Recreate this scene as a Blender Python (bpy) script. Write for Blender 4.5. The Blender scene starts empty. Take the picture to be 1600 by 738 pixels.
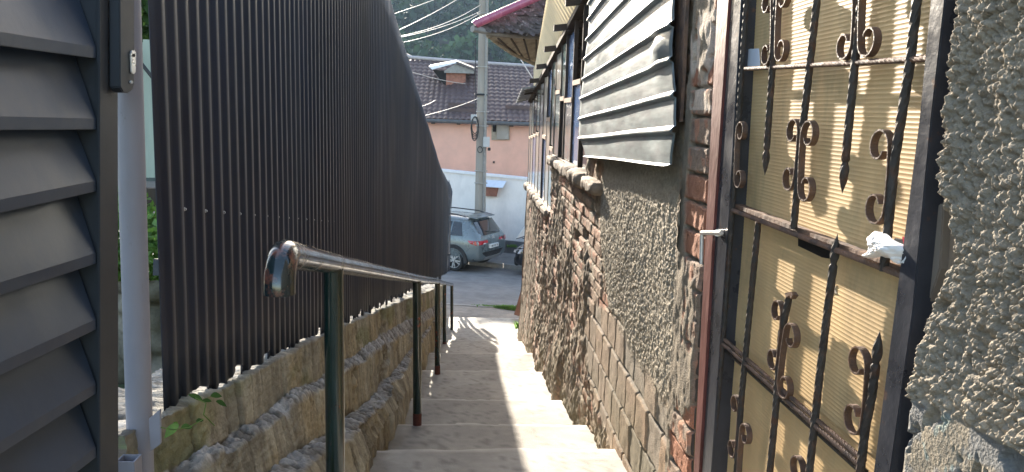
import bpy, math, random
import numpy as np
from mathutils import Vector, Matrix
random.seed(7); RNG = np.random.default_rng(7)
C = bpy.context.scene.collection
R = math.radians

# ------------------------------------------------------------------ camera (camera height is z = 0)
F = 1250.0; CX, CY = 800.0, 369.0
YV = (738.0, 172.0); AX, AC = -0.03, 0.15625
yv = np.array([YV[0]-CX, -(YV[1]-CY), F]); yv /= np.linalg.norm(yv)      # cam frame: right, up, forward
dn = np.array([AX, -1.0, AC]); dn /= np.linalg.norm(dn)
zv = -dn; zv = zv - yv*np.dot(zv, yv); zv /= np.linalg.norm(zv)
xv = np.cross(yv, zv) * -1
if xv[0] < 0: xv = -xv
M = np.array([xv, yv, zv])                 # rows: world axes in cam coords ; world = M @ camvec
right = M @ np.array([1, 0, 0]); up = M @ np.array([0, 1, 0]); fwd = M @ np.array([0, 0, 1])
cd = bpy.data.cameras.new('camera'); cam = bpy.data.objects.new('camera', cd); C.objects.link(cam)
cd.sensor_width = 36; cd.lens = F/1600*36; cd.clip_end = 2000; cd.clip_start = 0.05
cam.matrix_world = Matrix(((right[0], up[0], -fwd[0], 0), (right[1], up[1], -fwd[1], 0), (right[2], up[2], -fwd[2], 0), (0, 0, 0, 1)))
bpy.context.scene.camera = cam

# ------------------------------------------------------------------ light
SUN = Vector((-0.49, 3.05, 1.0)).normalized()
W = bpy.data.worlds.new('World'); bpy.context.scene.world = W; W.use_nodes = True
nt = W.node_tree; nt.nodes.clear()
sky = nt.nodes.new('ShaderNodeTexSky'); sky.sky_type = 'NISHITA'; sky.sun_disc = False
sky.sun_elevation = math.asin(SUN.z); sky.sun_rotation = math.atan2(SUN.x, SUN.y)
sky.air_density = 1.0; sky.dust_density = 1.5
bg = nt.nodes.new('ShaderNodeBackground'); bg.inputs[1].default_value = 0.125
wo = nt.nodes.new('ShaderNodeOutputWorld')
nt.links.new(sky.outputs[0], bg.inputs[0]); nt.links.new(bg.outputs[0], wo.inputs[0])
sl = bpy.data.lights.new('sun', 'SUN'); sl.energy = 4.0; sl.angle = R(0.6); sl.color = (1.0, 0.93, 0.83)
so = bpy.data.objects.new('sun', sl); C.objects.link(so); so.location = (-5, 20, 20)
so.rotation_euler = SUN.to_track_quat('Z', 'Y').to_euler()
vs = bpy.context.scene.view_settings
vs.view_transform = 'Standard'; vs.look = 'None'; vs.gamma = 1; vs.exposure = 2.35; vs.use_curve_mapping = False
try: vs.use_white_balance = True; vs.white_balance_temperature = 6900; vs.white_balance_tint = 10
except Exception: pass

# ------------------------------------------------------------------ survey helpers: photo point -> place on a known plane
def ray(px, py):
    d = M @ np.array([(px-CX), -(py-CY), F]); return d/d[1]
def on_d(px, py, d): return ray(px, py)*d
def on_x(px, py, X):
    r = ray(px, py); return r*(X/r[0])
FX0, FM = -0.765, 0.0215                     # fence line X = FX0 + FM*Y
GX0 = -0.70                                 # gate line
def on_line(px, py, x0, m):
    r = ray(px, py); return r*(x0/(r[0]-m))
def fenceX(y): return FX0+FM*y

# ------------------------------------------------------------------ tagging and mesh helpers
def tag(o, label=None, cat=None, group=None, kind=None):
    if label: o['label'] = label
    if cat: o['category'] = cat
    if group: o['group'] = group
    if kind: o['kind'] = kind
    return o
def thing(name, label, cat, loc=(0, 0, 0), rz=0, group=None):
    o = bpy.data.objects.new(name, None); C.objects.link(o); o.empty_display_size = .1
    o.location = loc; o.rotation_euler = (0, 0, rz)
    return tag(o, label, cat, group)
class MB:
    def __init__(s): s.v = []; s.f = []
    def add(s, vs_, fs):
        n = len(s.v); s.v += [tuple(map(float, p)) for p in vs_]; s.f += [tuple(i+n for i in f) for f in fs]
        return s
    def box(s, a, b):
        x0, y0, z0 = a; x1, y1, z1 = b
        return s.hexa([(x0,y0,z0),(x1,y0,z0),(x1,y1,z0),(x0,y1,z0),(x0,y0,z1),(x1,y0,z1),(x1,y1,z1),(x0,y1,z1)])
    def hexa(s, p):
        return s.add(p, [(0,3,2,1),(4,5,6,7),(0,1,5,4),(1,2,6,5),(2,3,7,6),(3,0,4,7)])
    def prism(s, poly, off):                # 3d polygon extruded by vector
        n = len(poly); off = np.array(off, float)
        a = [np.array(p, float) for p in poly]; b = [p+off for p in a]
        return s.add(a+b, [tuple(range(n))[::-1], tuple(range(n, 2*n))]+[(i, (i+1) % n, n+(i+1) % n, n+i) for i in range(n)])
    def sweep(s, pts, sec, upv=(0, 0, 1), twist=0.0, scale=None, caps=True):
        """sweep a 2d section along points; twist in radians per metre"""
        pts = [np.array(p, float) for p in pts]; n = len(pts); m = len(sec); V = []; L = 0
        for i, p in enumerate(pts):
            t = pts[min(i+1, n-1)]-pts[max(i-1, 0)]; t /= (np.linalg.norm(t)+1e-9)
            u = np.cross(np.array(upv, float), t); 
            if np.linalg.norm(u) < 1e-4: u = np.cross((0, 1, 0), t)
            u /= np.linalg.norm(u); w = np.cross(t, u)
            if i: L += np.linalg.norm(p-pts[i-1])
            a = twist*L; k = 1 if scale is None else scale[i]
            for (x, y) in sec:
                xx = (x*math.cos(a)-y*math.sin(a))*k; yy = (x*math.sin(a)+y*math.cos(a))*k
                V.append(p+u*xx+w*yy)
        Fs = [(i*m+j, i*m+(j+1) % m, (i+1)*m+(j+1) % m, (i+1)*m+j) for i in range(n-1) for j in range(m)]
        if caps: Fs += [tuple(range(m))[::-1], tuple(range((n-1)*m, n*m))]
        return s.add(V, Fs)
    def tube(s, pts, r, n=12, **k):
        return s.sweep(pts, [(r*math.cos(2*math.pi*i/n), r*math.sin(2*math.pi*i/n)) for i in range(n)], **k)
    def cyl(s, a, b, r, n=16): return s.tube([a, b], r, n, upv=(0.3, 0.5, 0.81))
    def build(s, name, mat, parent=None, smooth=False, bevel=0, kind=None, angle=40):
        me = bpy.data.meshes.new(name); me.from_pydata(s.v, [], s.f); me.update()
        o = bpy.data.objects.new(name, me); C.objects.link(o)
        if mat: me.materials.append(mat)
        if parent: o.parent = parent
        import bmesh
        bm = bmesh.new(); bm.from_mesh(me); bmesh.ops.recalc_face_normals(bm, faces=bm.faces)
        if bevel:
            bmesh.ops.bevel(bm, geom=[e for e in bm.edges if e.calc_face_angle(0) > .5], offset=bevel, segments=2, affect='EDGES', clamp_overlap=True)
        bm.to_mesh(me); bm.free()
        if smooth:
            me.shade_smooth()
            try: me.set_sharp_from_angle(angle=R(angle))
            except Exception: pass
        if kind: o['kind'] = kind
        return o
def sub(parent): return parent
def grid_obj(name, P, mat, parent=None, col=None, flip=False, smooth=True, kind=None, keep=None):
    """P: (n,m,3) array"""
    n, m = P.shape[:2]; idx = np.arange(n*m).reshape(n, m)
    q = np.stack([idx[:-1, :-1], idx[1:, :-1], idx[1:, 1:], idx[:-1, 1:]], -1)
    if flip: q = q[..., ::-1]
    if keep is not None: q = q[keep[:-1, :-1] & keep[1:, 1:]]
    q = q.reshape(-1, 4)
    me = bpy.data.meshes.new(name); me.vertices.add(n*m); me.vertices.foreach_set('co', P.reshape(-1).astype(np.float32))
    me.loops.add(q.size); me.loops.foreach_set('vertex_index', q.reshape(-1).astype(np.int32))
    me.polygons.add(len(q)); me.polygons.foreach_set('loop_start', np.arange(0, q.size, 4, dtype=np.int32))
    me.polygons.foreach_set('loop_total', np.full(len(q), 4, np.int32))
    me.update(calc_edges=True); me.validate()
    if smooth: me.shade_smooth()
    if col is not None:
        ca = me.color_attributes.new('col', 'FLOAT_COLOR', 'POINT')
        c = np.ones((n*m, 4), np.float32); c[:, :3] = col.reshape(-1, 3); ca.data.foreach_set('color', c.reshape(-1))
    o = bpy.data.objects.new(name, me); C.objects.link(o); me.materials.append(mat)
    if parent: o.parent = parent
    if kind: o['kind'] = kind
    return o
def leaves_obj(name, cen, size, mat, parent=None, kind=None, nrm=None, aspect=.55):
    """cen (n,3); every leaf a small folded quad with random turn"""
    n = len(cen); a = RNG.normal(size=(n, 3)); a /= np.linalg.norm(a, axis=1)[:, None]
    b = RNG.normal(size=(n, 3)); b -= a*(a*b).sum(1)[:, None]; b /= np.linalg.norm(b, axis=1)[:, None]
    c = np.cross(a, b); s = (size*RNG.uniform(.6, 1.4, n))[:, None]
    V = np.stack([cen-a*s, cen+b*s*aspect+c*s*.15, cen+a*s, cen-b*s*aspect+c*s*.15], 1).reshape(-1, 3)
    me = bpy.data.meshes.new(name); me.vertices.add(4*n); me.vertices.foreach_set('co', V.reshape(-1).astype(np.float32))
    me.loops.add(4*n); me.loops.foreach_set('vertex_index', np.arange(4*n, dtype=np.int32))
    me.polygons.add(n); me.polygons.foreach_set('loop_start', np.arange(0, 4*n, 4, dtype=np.int32)); me.polygons.foreach_set('loop_total', np.full(n, 4, np.int32))
    me.update(calc_edges=True); me.validate()
    o = bpy.data.objects.new(name, me); C.objects.link(o); me.materials.append(mat)
    if parent: o.parent = parent
    if kind: o['kind'] = kind
    return o

# ------------------------------------------------------------------ numpy noise
def _h(i, j, s):
    x = (i.astype(np.int64)*374761393+j.astype(np.int64)*668265263+s*974634777) & 0x7fffffff
    x = ((x ^ (x >> 13))*1274126177) & 0x7fffffff
    return ((x ^ (x >> 16)) & 0xffffff)/float(0xffffff)
def vnoise(u, v, s=0):
    i = np.floor(u); j = np.floor(v); f = u-i; g = v-j; f = f*f*(3-2*f); g = g*g*(3-2*g)
    return (_h(i, j, s)*(1-f)+_h(i+1, j, s)*f)*(1-g)+(_h(i, j+1, s)*(1-f)+_h(i+1, j+1, s)*f)*g
def fbm(u, v, o=4, s=0, g=.5):
    r = 0; a = 1; t = 0
    for k in range(o):
        r = r+a*vnoise(u*2**k+17.3*k, v*2**k+9.1*k, s+k); t += a; a *= g
    return r/t
def pebbles(u, v, s=0, lo=.35, hi=.62):
    """height of scattered round blobs, cell size 1"""
    i0 = np.floor(u); j0 = np.floor(v); best = np.zeros_like(u)
    for di in (-1, 0, 1):
        for dj in (-1, 0, 1):
            i = i0+di; j = j0+dj
            cx = i+.15+.7*_h(i, j, s); cy = j+.15+.7*_h(i, j, s+1); r = lo+(hi-lo)*_h(i, j, s+2)
            a = (_h(i, j, s+3)-.5)*1.2
            du = u-cx; dv = v-cy; e = 1+.5*(_h(i, j, s+4)-.3)
            p = du*np.cos(a)+dv*np.sin(a); q = (-du*np.sin(a)+dv*np.cos(a))*e
            d2 = (p*p+q*q)/(r*r)
            best = np.maximum(best, np.sqrt(np.clip(1-d2, 0, 1))*r)
    return best
def sstep(a, b, x):
    t = np.clip((x-a)/(b-a), 0, 1); return t*t*(3-2*t)
def mixc(a, b, t): return a*(1-t[..., None])+b*t[..., None]
def inpoly(u, v, poly):
    r = np.zeros(u.shape, bool); n = len(poly)
    for i in range(n):
        x0, y0 = poly[i]; x1, y1 = poly[(i+1) % n]
        if y0 == y1: continue
        c = ((y0 > v) != (y1 > v)) & (u < (x1-x0)*(v-y0)/(y1-y0)+x0); r ^= c
    return r
def blur(a, k):
    a = a.astype(float)
    for ax in (0, 1):
        p = np.pad(a, [(k, k) if i == ax else (0, 0) for i in (0, 1)], 'edge'); c = np.cumsum(p, ax)
        if ax == 0: a = (np.concatenate([c[2*k:2*k+1], c[2*k+1:]-c[:-2*k-1]], 0))/(2*k+1)
        else: a = (np.concatenate([c[:, 2*k:2*k+1], c[:, 2*k+1:]-c[:, :-2*k-1]], 1))/(2*k+1)
    return a

# ------------------------------------------------------------------ materials
def mat(name, col, rough=.7, metal=0, var=.15, scale=8, bump=.0, bscale=60, spec=.5, col2=None, mask=(.45, .65), mscale=6, vcol=False,
        coat=0, alpha=None, stretch=(1, 1, 1), trans=0, rvar=0.1, detail=6):
    m = bpy.data.materials.new(name); m.use_nodes = True; t = m.node_tree; N = t.nodes; Lk = t.links
    b = N['Principled BSDF']; b.inputs['Roughness'].default_value = rough; b.inputs['Metallic'].default_value = metal
    b.inputs['Specular IOR Level'].default_value = spec; b.inputs['Coat Weight'].default_value = coat; b.inputs['Coat Roughness'].default_value = .08
    tc = N.new('ShaderNodeTexCoord'); mp = N.new('ShaderNodeMapping'); mp.inputs['Scale'].default_value = stretch
    Lk.new(tc.outputs['Object'], mp.inputs[0])
    n1 = N.new('ShaderNodeTexNoise'); n1.inputs['Scale'].default_value = scale; n1.inputs['Detail'].default_value = detail; n1.inputs['Roughness'].default_value = .6
    Lk.new(mp.outputs[0], n1.inputs['Vector'])
    if vcol:
        a = N.new('ShaderNodeAttribute'); a.attribute_name = 'col'; src = a.outputs['Color']
    else:
        rgb = N.new('ShaderNodeRGB'); rgb.outputs[0].default_value = (*col, 1); src = rgb.outputs[0]
    if col2 is not None:
        n2 = N.new('ShaderNodeTexNoise'); n2.inputs['Scale'].default_value = mscale; n2.inputs['Detail'].default_value = 8; n2.inputs['Roughness'].default_value = .65
        Lk.new(mp.outputs[0], n2.inputs['Vector'])
        mr = N.new('ShaderNodeMapRange'); mr.inputs[1].default_value = mask[0]; mr.inputs[2].default_value = mask[1]; Lk.new(n2.outputs[0], mr.inputs[0])
        mx = N.new('ShaderNodeMix'); mx.data_type = 'RGBA'; Lk.new(mr.outputs[0], mx.inputs[0]); Lk.new(src, mx.inputs[6]); mx.inputs[7].default_value = (*col2, 1)
        src = mx.outputs[2]
    mr = N.new('ShaderNodeMapRange'); mr.inputs[1].default_value = .3; mr.inputs[2].default_value = .7; mr.inputs[3].default_value = 1-var; mr.inputs[4].default_value = 1+var
    Lk.new(n1.outputs[0], mr.inputs[0])
    vm = N.new('ShaderNodeVectorMath'); vm.operation = 'SCALE'; Lk.new(src, vm.inputs[0]); Lk.new(mr.outputs[0], vm.inputs[3])
    Lk.new(vm.outputs[0], b.inputs['Base Color'])
    if rvar:
        mr2 = N.new('ShaderNodeMapRange'); mr2.inputs[1].default_value = .3; mr2.inputs[2].default_value = .7
        mr2.inputs[3].default_value = max(.02, rough-rvar); mr2.inputs[4].default_value = min(1, rough+rvar); Lk.new(n1.outputs[0], mr2.inputs[0]); Lk.new(mr2.outputs[0], b.inputs['Roughness'])
    if bump:
        n3 = N.new('ShaderNodeTexNoise'); n3.inputs['Scale'].default_value = bscale; n3.inputs['Detail'].default_value = 5; Lk.new(mp.outputs[0], n3.inputs['Vector'])
        bp = N.new('ShaderNodeBump'); bp.inputs['Strength'].default_value = bump; bp.inputs['Distance'].default_value = .01; Lk.new(n3.outputs[0], bp.inputs['Height']); Lk.new(bp.outputs[0], b.inputs['Normal'])
    if trans:
        td = N.new('ShaderNodeBsdfTranslucent'); Lk.new(vm.outputs[0], td.inputs[0]); ms = N.new('ShaderNodeMixShader'); ms.inputs[0].default_value = trans
        Lk.new(b.outputs[0], ms.inputs[1]); Lk.new(td.outputs[0], ms.inputs[2]); Lk.new(ms.outputs[0], N['Material Output'].inputs[0])
    return m
K = {}
K['vmas'] = mat('masonry', None, .92, vcol=True, var=.22, scale=45, bump=.6, bscale=160, spec=.25)
K['vstone'] = mat('board_concrete', None, .95, vcol=True, var=.2, scale=30, bump=.5, bscale=120, spec=.2)
K['stair'] = mat('stair_concrete', None, .85, vcol=True, var=.12, scale=14, bump=.35, bscale=140, spec=.3)
K['asphalt'] = mat('asphalt', (.17, .165, .165), .9, var=.25, scale=3, bump=.5, bscale=220, col2=(.22, .21, .20), mscale=.7, mask=(.4, .7), spec=.3)
K['ground'] = mat('earth', (.10, .085, .06), .95, var=.3, scale=1.2, bump=.4, bscale=20)
K['kerb'] = mat('kerb_stone', (.26, .25, .235), .85, var=.2, scale=9, bump=.4, bscale=80)
K['fence'] = mat('graphite_sheet', (.009, .0155, .032), .5, metal=0, var=.28, scale=2.5, spec=.55, stretch=(1, 1, .25), bump=.08, bscale=8, col2=(.022, .027, .038), mask=(.5, .72), mscale=3.2, rvar=.16)
K['gate'] = mat('graphite_paint', (.028, .046, .078), .45, var=.22, scale=3, spec=.5, bump=.05, bscale=30, col2=(.05, .062, .078), mask=(.52, .75), mscale=5, rvar=.15)
K['gateframe'] = mat('graphite_frame', (.025, .031, .040), .5, var=.1, scale=4, spec=.45)
K['post'] = mat('lavender_grey_paint', (.27, .27, .31), .5, var=.1, scale=6, col2=(.13, .10, .085), mask=(.62, .70), mscale=16, spec=.4, stretch=(1, 1, .35), bump=.15, bscale=50)
K['green'] = mat('dark_green_enamel', (.006, .022, .019), .2, var=.3, scale=9, col2=(.13, .03, .018), mask=(.60, .66), mscale=11, spec=.6, coat=.5)
K['railtop'] = mat('worn_rail_enamel', (.012, .022, .024), .2, var=.3, scale=12, col2=(.17, .06, .04), mask=(.56, .64), mscale=16, spec=.65, coat=.4)
K['rust'] = mat('rusty_base', (.10, .03, .02), .8, var=.35, scale=30, bump=.4)
K['iron'] = mat('forged_iron', (.050, .043, .038), .6, spec=.25, metal=.0, var=.35, scale=24, col2=(.10, .05, .03), mask=(.52, .7), mscale=18, bump=.3, bscale=90)
K['ironbrown'] = mat('brown_iron', (.085, .05, .036), .55, metal=.0, var=.3, scale=30, col2=(.15, .075, .04), mask=(.5, .7), mscale=25, bump=.25, bscale=110)
K['rustrail'] = mat('rusted_rail', (.17, .095, .06), .75, metal=.0, var=.3, scale=40, col2=(.07, .045, .035), mask=(.45, .6), mscale=20, bump=.4)
K['doorframe'] = mat('door_frame_paint', (.032, .035, .045), .32, var=.3, scale=8, col2=(.09, .05, .035), mask=(.62, .68), mscale=26, bump=.12, bscale=60)
K['redsteel'] = mat('oxide_red_steel', (.13, .035, .028), .5, var=.3, scale=14, col2=(.22, .15, .12), mask=(.62, .68), mscale=22, bump=.2, stretch=(1, 1, .4))
K['poly'] = mat('yellowed_ribbed_plastic', (.66, .46, .24), .55, var=.16, scale=4, col2=(.36, .26, .15), mask=(.52, .78), mscale=5, stretch=(1, 1, .45), spec=.25, trans=.12)
K['galv'] = mat('galvanised_sheet', (.24, .29, .30), .5, metal=.3, var=.22, scale=7, col2=(.22, .24, .25), mask=(.42, .6), mscale=9, bump=.12, bscale=25, stretch=(1, .5, 2))
K['cream'] = mat('cream_roof_sheet', (.80, .64, .40), .6, var=.08, scale=5, trans=.5)
K['wood'] = mat('old_wood', (.075, .052, .038), .85, var=.35, scale=14, bump=.4, bscale=60, stretch=(1, 1, .25))
K['woodlight'] = mat('bare_wood', (.38, .25, .17), .8, var=.25, scale=14, bump=.3)
K['grn_board'] = mat('pale_green_board', (.42, .48, .40), .8, var=.15, scale=9, stretch=(1, 1, .2), bump=.2)
def glass(name, col, rough=.05, metal=0): return mat(name, col, rough, metal=metal, var=.15, scale=5, spec=.9, rvar=.03, bump=.05, bscale=5)
K['gl_blue'] = mat('sky_reflection_blue_pane', (.24, .44, .85), .22, var=.25, scale=3, spec=.8, coat=1); K['gl_cream'] = mat('cream_pane', (.70, .61, .47), .35, var=.12, spec=.6, coat=1)  # blue pane: the sky's reflection is painted into its base colour
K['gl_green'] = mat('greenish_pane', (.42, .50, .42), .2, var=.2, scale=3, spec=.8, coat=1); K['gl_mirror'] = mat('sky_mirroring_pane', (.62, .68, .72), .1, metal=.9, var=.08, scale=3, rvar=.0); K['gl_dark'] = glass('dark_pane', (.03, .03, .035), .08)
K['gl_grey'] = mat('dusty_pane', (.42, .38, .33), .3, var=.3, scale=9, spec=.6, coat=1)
K['pink'] = mat('pink_render', (.76, .44, .34), .9, var=.11, scale=1.5, bump=.1, bscale=40, col2=(.70, .41, .32), mscale=.6)
K['white'] = mat('white_render', (.86, .82, .79), .9, var=.07, scale=2, col2=(.58, .56, .55), mask=(.5, .75), mscale=.9, bump=.2, bscale=30, stretch=(1, 1, .5))
K['cap'] = mat('white_cap', (.82, .82, .84), .6, var=.05)
K['darkbase'] = mat('dark_plinth', (.10, .10, .105), .85, var=.3, scale=6, bump=.3)
K['rooftile'] = mat('brown_metal_tile', (.085, .055, .052), .6, var=.2, scale=1.6, col2=(.115, .075, .07), mscale=2.2, mask=(.4, .7), spec=.35)
K['oldtile'] = mat('old_shingle', (.10, .085, .082), .85, var=.5, scale=16, bump=.6, bscale=40, col2=(.33, .30, .29), mask=(.55, .7), mscale=14)
K['brickred'] = mat('chimney_brick', (.30, .13, .09), .9, var=.3, scale=10, bump=.4)
K['gutter'] = mat('grey_gutter', (.24, .23, .215), .5, var=.25, scale=8, bump=.2)
K['pinkpipe'] = mat('raspberry_gutter', (.42, .10, .16), .25, var=.15, spec=.6, coat=.3)
K['soffit'] = mat('soffit_board', (.34, .29, .22), .8, var=.25, scale=7, col2=(.16, .12, .09), mask=(.55, .68), mscale=6)
K['pole'] = mat('pole_concrete', (.34, .31, .27), .9, var=.2, scale=6, bump=.4, bscale=60, col2=(.24, .21, .185), mask=(.45, .65), mscale=3, stretch=(1, 1, .2))
K['cable'] = mat('black_cable', (.015, .015, .016), .5, var=.2); K['wire'] = mat('bright_wire', (.38, .36, .33), .5, metal=.2, var=.1)
K['greybox'] = mat('grey_plastic', (.45, .46, .46), .5, var=.1)
K['paint'] = mat('grey_blue_car_paint', (.16, .195, .205), .28, metal=.35, var=.04, scale=2, spec=.6, coat=.8, rvar=.02)
K['blackpaint'] = mat('black_car_paint', (.012, .013, .016), .2, var=.05, spec=.6, coat=.9, rvar=.02)
K['trim'] = mat('black_trim', (.022, .022, .024), .6, var=.1); K['silver'] = mat('silver_trim', (.42, .43, .44), .35, metal=.6, var=.06)
K['tyre'] = mat('tyre', (.018, .018, .018), .85, var=.15); K['alloy'] = mat('alloy', (.62, .62, .62), .3, metal=.7, var=.05)
K['carglass'] = glass('car_glass', (.02, .025, .03), .04); K['redlamp'] = mat('red_lamp', (.45, .012, .02), .15, var=.15, spec=.7, coat=.6)
K['clear'] = mat('clear_lamp', (.65, .60, .60), .12, var=.1, spec=.8, coat=.5); K['plate'] = mat('number_plate', (.72, .73, .72), .4, var=.03)
K['leaf'] = mat('leaf', (.055, .12, .03), .55, var=.35, scale=3, trans=.4); K['leaf2'] = mat('bright_leaf', (.13, .26, .05), .5, var=.3, scale=30, trans=.45)
K['forest'] = mat('forest_leaf', (.016, .042, .018), .8, var=.55, scale=.09, trans=.10, col2=(.03, .065, .024), mask=(.45, .6), mscale=.05)
K['bark'] = mat('bark', (.10, .075, .05), .9, var=.3, bump=.5)
K['hill'] = mat('hill_soil', (.015, .026, .014), .95, var=.4, scale=.1)
K['bag'] = mat('white_plastic', (.82, .82, .82), .45, var=.05, trans=.15); K['redpack'] = mat('red_wrapper', (.45, .02, .04), .35, var=.1); K['blackpack'] = mat('black_wrapper', (.01, .01, .012), .35)
K['paper'] = mat('blue_white_paper', (.62, .68, .78), .8, var=.05)
K['handle'] = mat('worn_aluminium', (.62, .58, .54), .4, metal=.4, var=.2, scale=40)
K['brownpipe'] = mat('brown_board', (.23, .13, .10), .6, var=.2, scale=10)
K['slot'] = mat('slot_dark', (.006, .005, .005), .8, var=.05)
K['canvas'] = mat('white_canvas', (.82, .80, .76), .8, var=.05, trans=.3)
K['stone'] = mat('sill_stone', (.24, .185, .135), .92, var=.3, scale=12, bump=.7, bscale=60)

# ================================================================== GROUND, STAIRS, STREET
SX0, SX1 = -0.43, 0.84
NOS = [(2.6, -1.42), (3.93, -1.73), (4.90, -1.985), (5.95, -2.21), (7.50, -2.50), (8.75, -2.71), (10.9, -3.20), (13.0, -3.60), (14.6, -3.84)]
START = [-1.36, -1.62, -1.90, -2.14, -2.39, -2.64, -2.87, -3.33, -3.76]
def stair_z(y):
    y = np.asarray(y, float); r = np.full(y.shape, -1.36); p = 1.0
    for k, (d, z) in enumerate(NOS):
        m = (y >= p) & (y < d); r = np.where(m, START[k]+(z-START[k])*(y-p)/(d-p), r); p = d
    return np.where(y >= NOS[-1][0], -3.86, r)
def build_stairs():
    rows = []; p = 0.3
    for k, (d, z) in enumerate(NOS):
        n = max(8, int((d-p)/.035)); t = np.linspace(0, 1, n)
        y = p+(d-p)*t; zz = START[k]+(z-START[k])*t
        rows += [(a, b, 0) for a, b in zip(y[1:-1], zz[1:-1])]
        zn = START[k+1] if k+1 < len(START) else -3.88
        # rounded nosing and riser
        rows += [(d-.012, z+.001, 1), (d-.004, z-.004, 1), (d, z-.014, 1)]
        for q in np.linspace(0, 1, 5)[1:]: rows.append((d-.006*q, z-.014+(zn-z+.014)*q, 2))
        rows[-1] = (d-.006, zn, 2)
        p = d
    rows = np.array(rows); xs = np.arange(SX0-.10, SX1+.16, .03)
    Y = np.repeat(rows[:, 0:1], len(xs), 1); Z = np.repeat(rows[:, 1:2], len(xs), 1); X = np.repeat(xs[None], len(rows), 0)
    kind = np.repeat(rows[:, 2:3], len(xs), 1)
    wob = (fbm(X*1.3+5, Y*.8, 3, 3)-.5)
    edge = (fbm(X*9, Y*2, 3, 11)-.5)
    Yn = Y+np.where(kind > 0, wob*.03+edge*.014, wob*.02)
    Zn = Z+np.where(kind == 2, 0, (fbm(X*3, Y*3, 4, 5)-.5)*.022)-np.where(kind == 1, np.abs(edge)*.016+.02*sstep(.60, .70, fbm(X*7, Y*2, 3, 19)), 0)
    crack = np.exp(-((X-.30-.05*np.sin(Y*9))/.006)**2)*((Y > 5) & (Y < 6))
    base = np.array([.41, .385, .345]); dk = np.array([.30, .28, .25]); soil = np.array([.15, .125, .09])
    t = sstep(.42, .66, fbm(X*2.2, Y*1.5, 5, 21)); col = mixc(np.broadcast_to(base, X.shape+(3,)), np.broadcast_to(dk, X.shape+(3,)), t*.7)
    e = np.maximum(sstep(SX0+.10, SX0+.0, X+.08*(fbm(X*8, Y*5, 4, 31)-.5)), sstep(SX1-.09, SX1+.0, X+.1*(fbm(X*8, Y*5, 4, 32)-.5)))
    col = mixc(col, np.broadcast_to(soil, col.shape), e*.65)
    g2 = sstep(.5, .7, fbm(X*5+3, Y*6, 5, 48)); col = mixc(col, np.broadcast_to(dk*.9, col.shape), g2*.35); ck = np.abs(fbm(X*2.6, Y*1.7, 4, 52)-.5); col = mixc(col, np.broadcast_to(dk*.45, col.shape), sstep(.006, .0, ck)*.55); sp = sstep(.68, .74, fbm(X*26, Y*20, 2, 44)); col = mixc(col, np.broadcast_to(dk*.6, col.shape), sp*.6)
    col = mixc(col, np.broadcast_to(base*.88, col.shape), (kind == 2)*.5)
    dnos = np.full(X.shape, 9.0); dst = np.full(X.shape, 9.0)
    for d, z in NOS: dnos = np.where(d-Y >= -.02, np.minimum(dnos, np.abs(d-Y)), dnos); dst = np.where(Y-d >= 0, np.minimum(dst, Y-d), dst)
    worn = sstep(.055, .035, dnos+.03*(fbm(X*7, Y*3, 3, 61)-.5)); dirt = sstep(.16, .0, dst+.12*(fbm(X*6, Y*6, 4, 62)-.5))
    col = mixc(col, np.broadcast_to(base*1.22, col.shape), worn*.8); col = mixc(col, np.broadcast_to(soil*1.2, col.shape), dirt*(kind == 0)*.55)
    P = np.stack([X, Yn, Zn], -1)
    grid_obj('stairs', P, K['stair'], col=col, flip=True, kind='structure')
build_stairs()

TH = .466                                   # street runs left-away: d = c - TH*X
def streetd(c, X): return c-TH*X
mb = MB(); mb.add([(-300, -60, -9), (300, -60, -9), (300, 500, -9), (-300, 500, -9)], [(0, 1, 2, 3)]); mb.build('ground', K['ground'], kind='structure')
def sheet(name, c0, c1, z0, z1, m, x0=-40, x1=40, th=TH):
    n = 60; xs = np.linspace(x0, x1, n); ys = np.linspace(0, 1, 24)
    X, T = np.meshgrid(xs, ys, indexing='ij'); Yy = (c0+(c1-c0)*T)-th*X
    Z = z0+(z1-z0)*T
    return grid_obj(name, np.stack([X, Yy, Z], -1), m, kind='structure')
sheet('road', 15.9, 23.2, -4.02, -4.50, K['asphalt'])
# apron between the last step and the road, follows the street line on its far side
n = 40; xs = np.linspace(-2.5, 7, n); ts = np.linspace(0, 1, 12); X, T = np.meshgrid(xs, ts, indexing='ij')
y1 = 16.0-TH*np.clip(X, -3, 1.4)*.4; Yy = 14.58+(y1-14.58)*T; Z = -3.885-(0.10)*T+(fbm(X*2, Yy*2, 3, 8)-.5)*.03
mt_ap = mat('apron_asphalt', (.26, .23, .20), .92, var=.25, scale=6, bump=.6, bscale=150, col2=(.19, .17, .155), mscale=1.6)
grid_obj('pavement', np.stack([X, Yy, Z], -1), mt_ap, kind='structure')
mb = MB()
for i in range(7):
    a = -2.5+i*1.35; f = lambda x: 16.0-TH*np.clip(x, -3, 1.4)*.4
    mb.hexa([(a, f(a), -4.1), (a+1.33, f(a+1.33), -4.1), (a+1.33, f(a+1.33)+.13, -4.1), (a, f(a)+.13, -4.1),
             (a, f(a), -3.965), (a+1.33, f(a+1.33), -3.965), (a+1.33, f(a+1.33)+.13, -3.97), (a, f(a)+.13, -3.97)])
mb.build('near_kerb', K['kerb'], bevel=.012, kind='structure')
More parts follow.
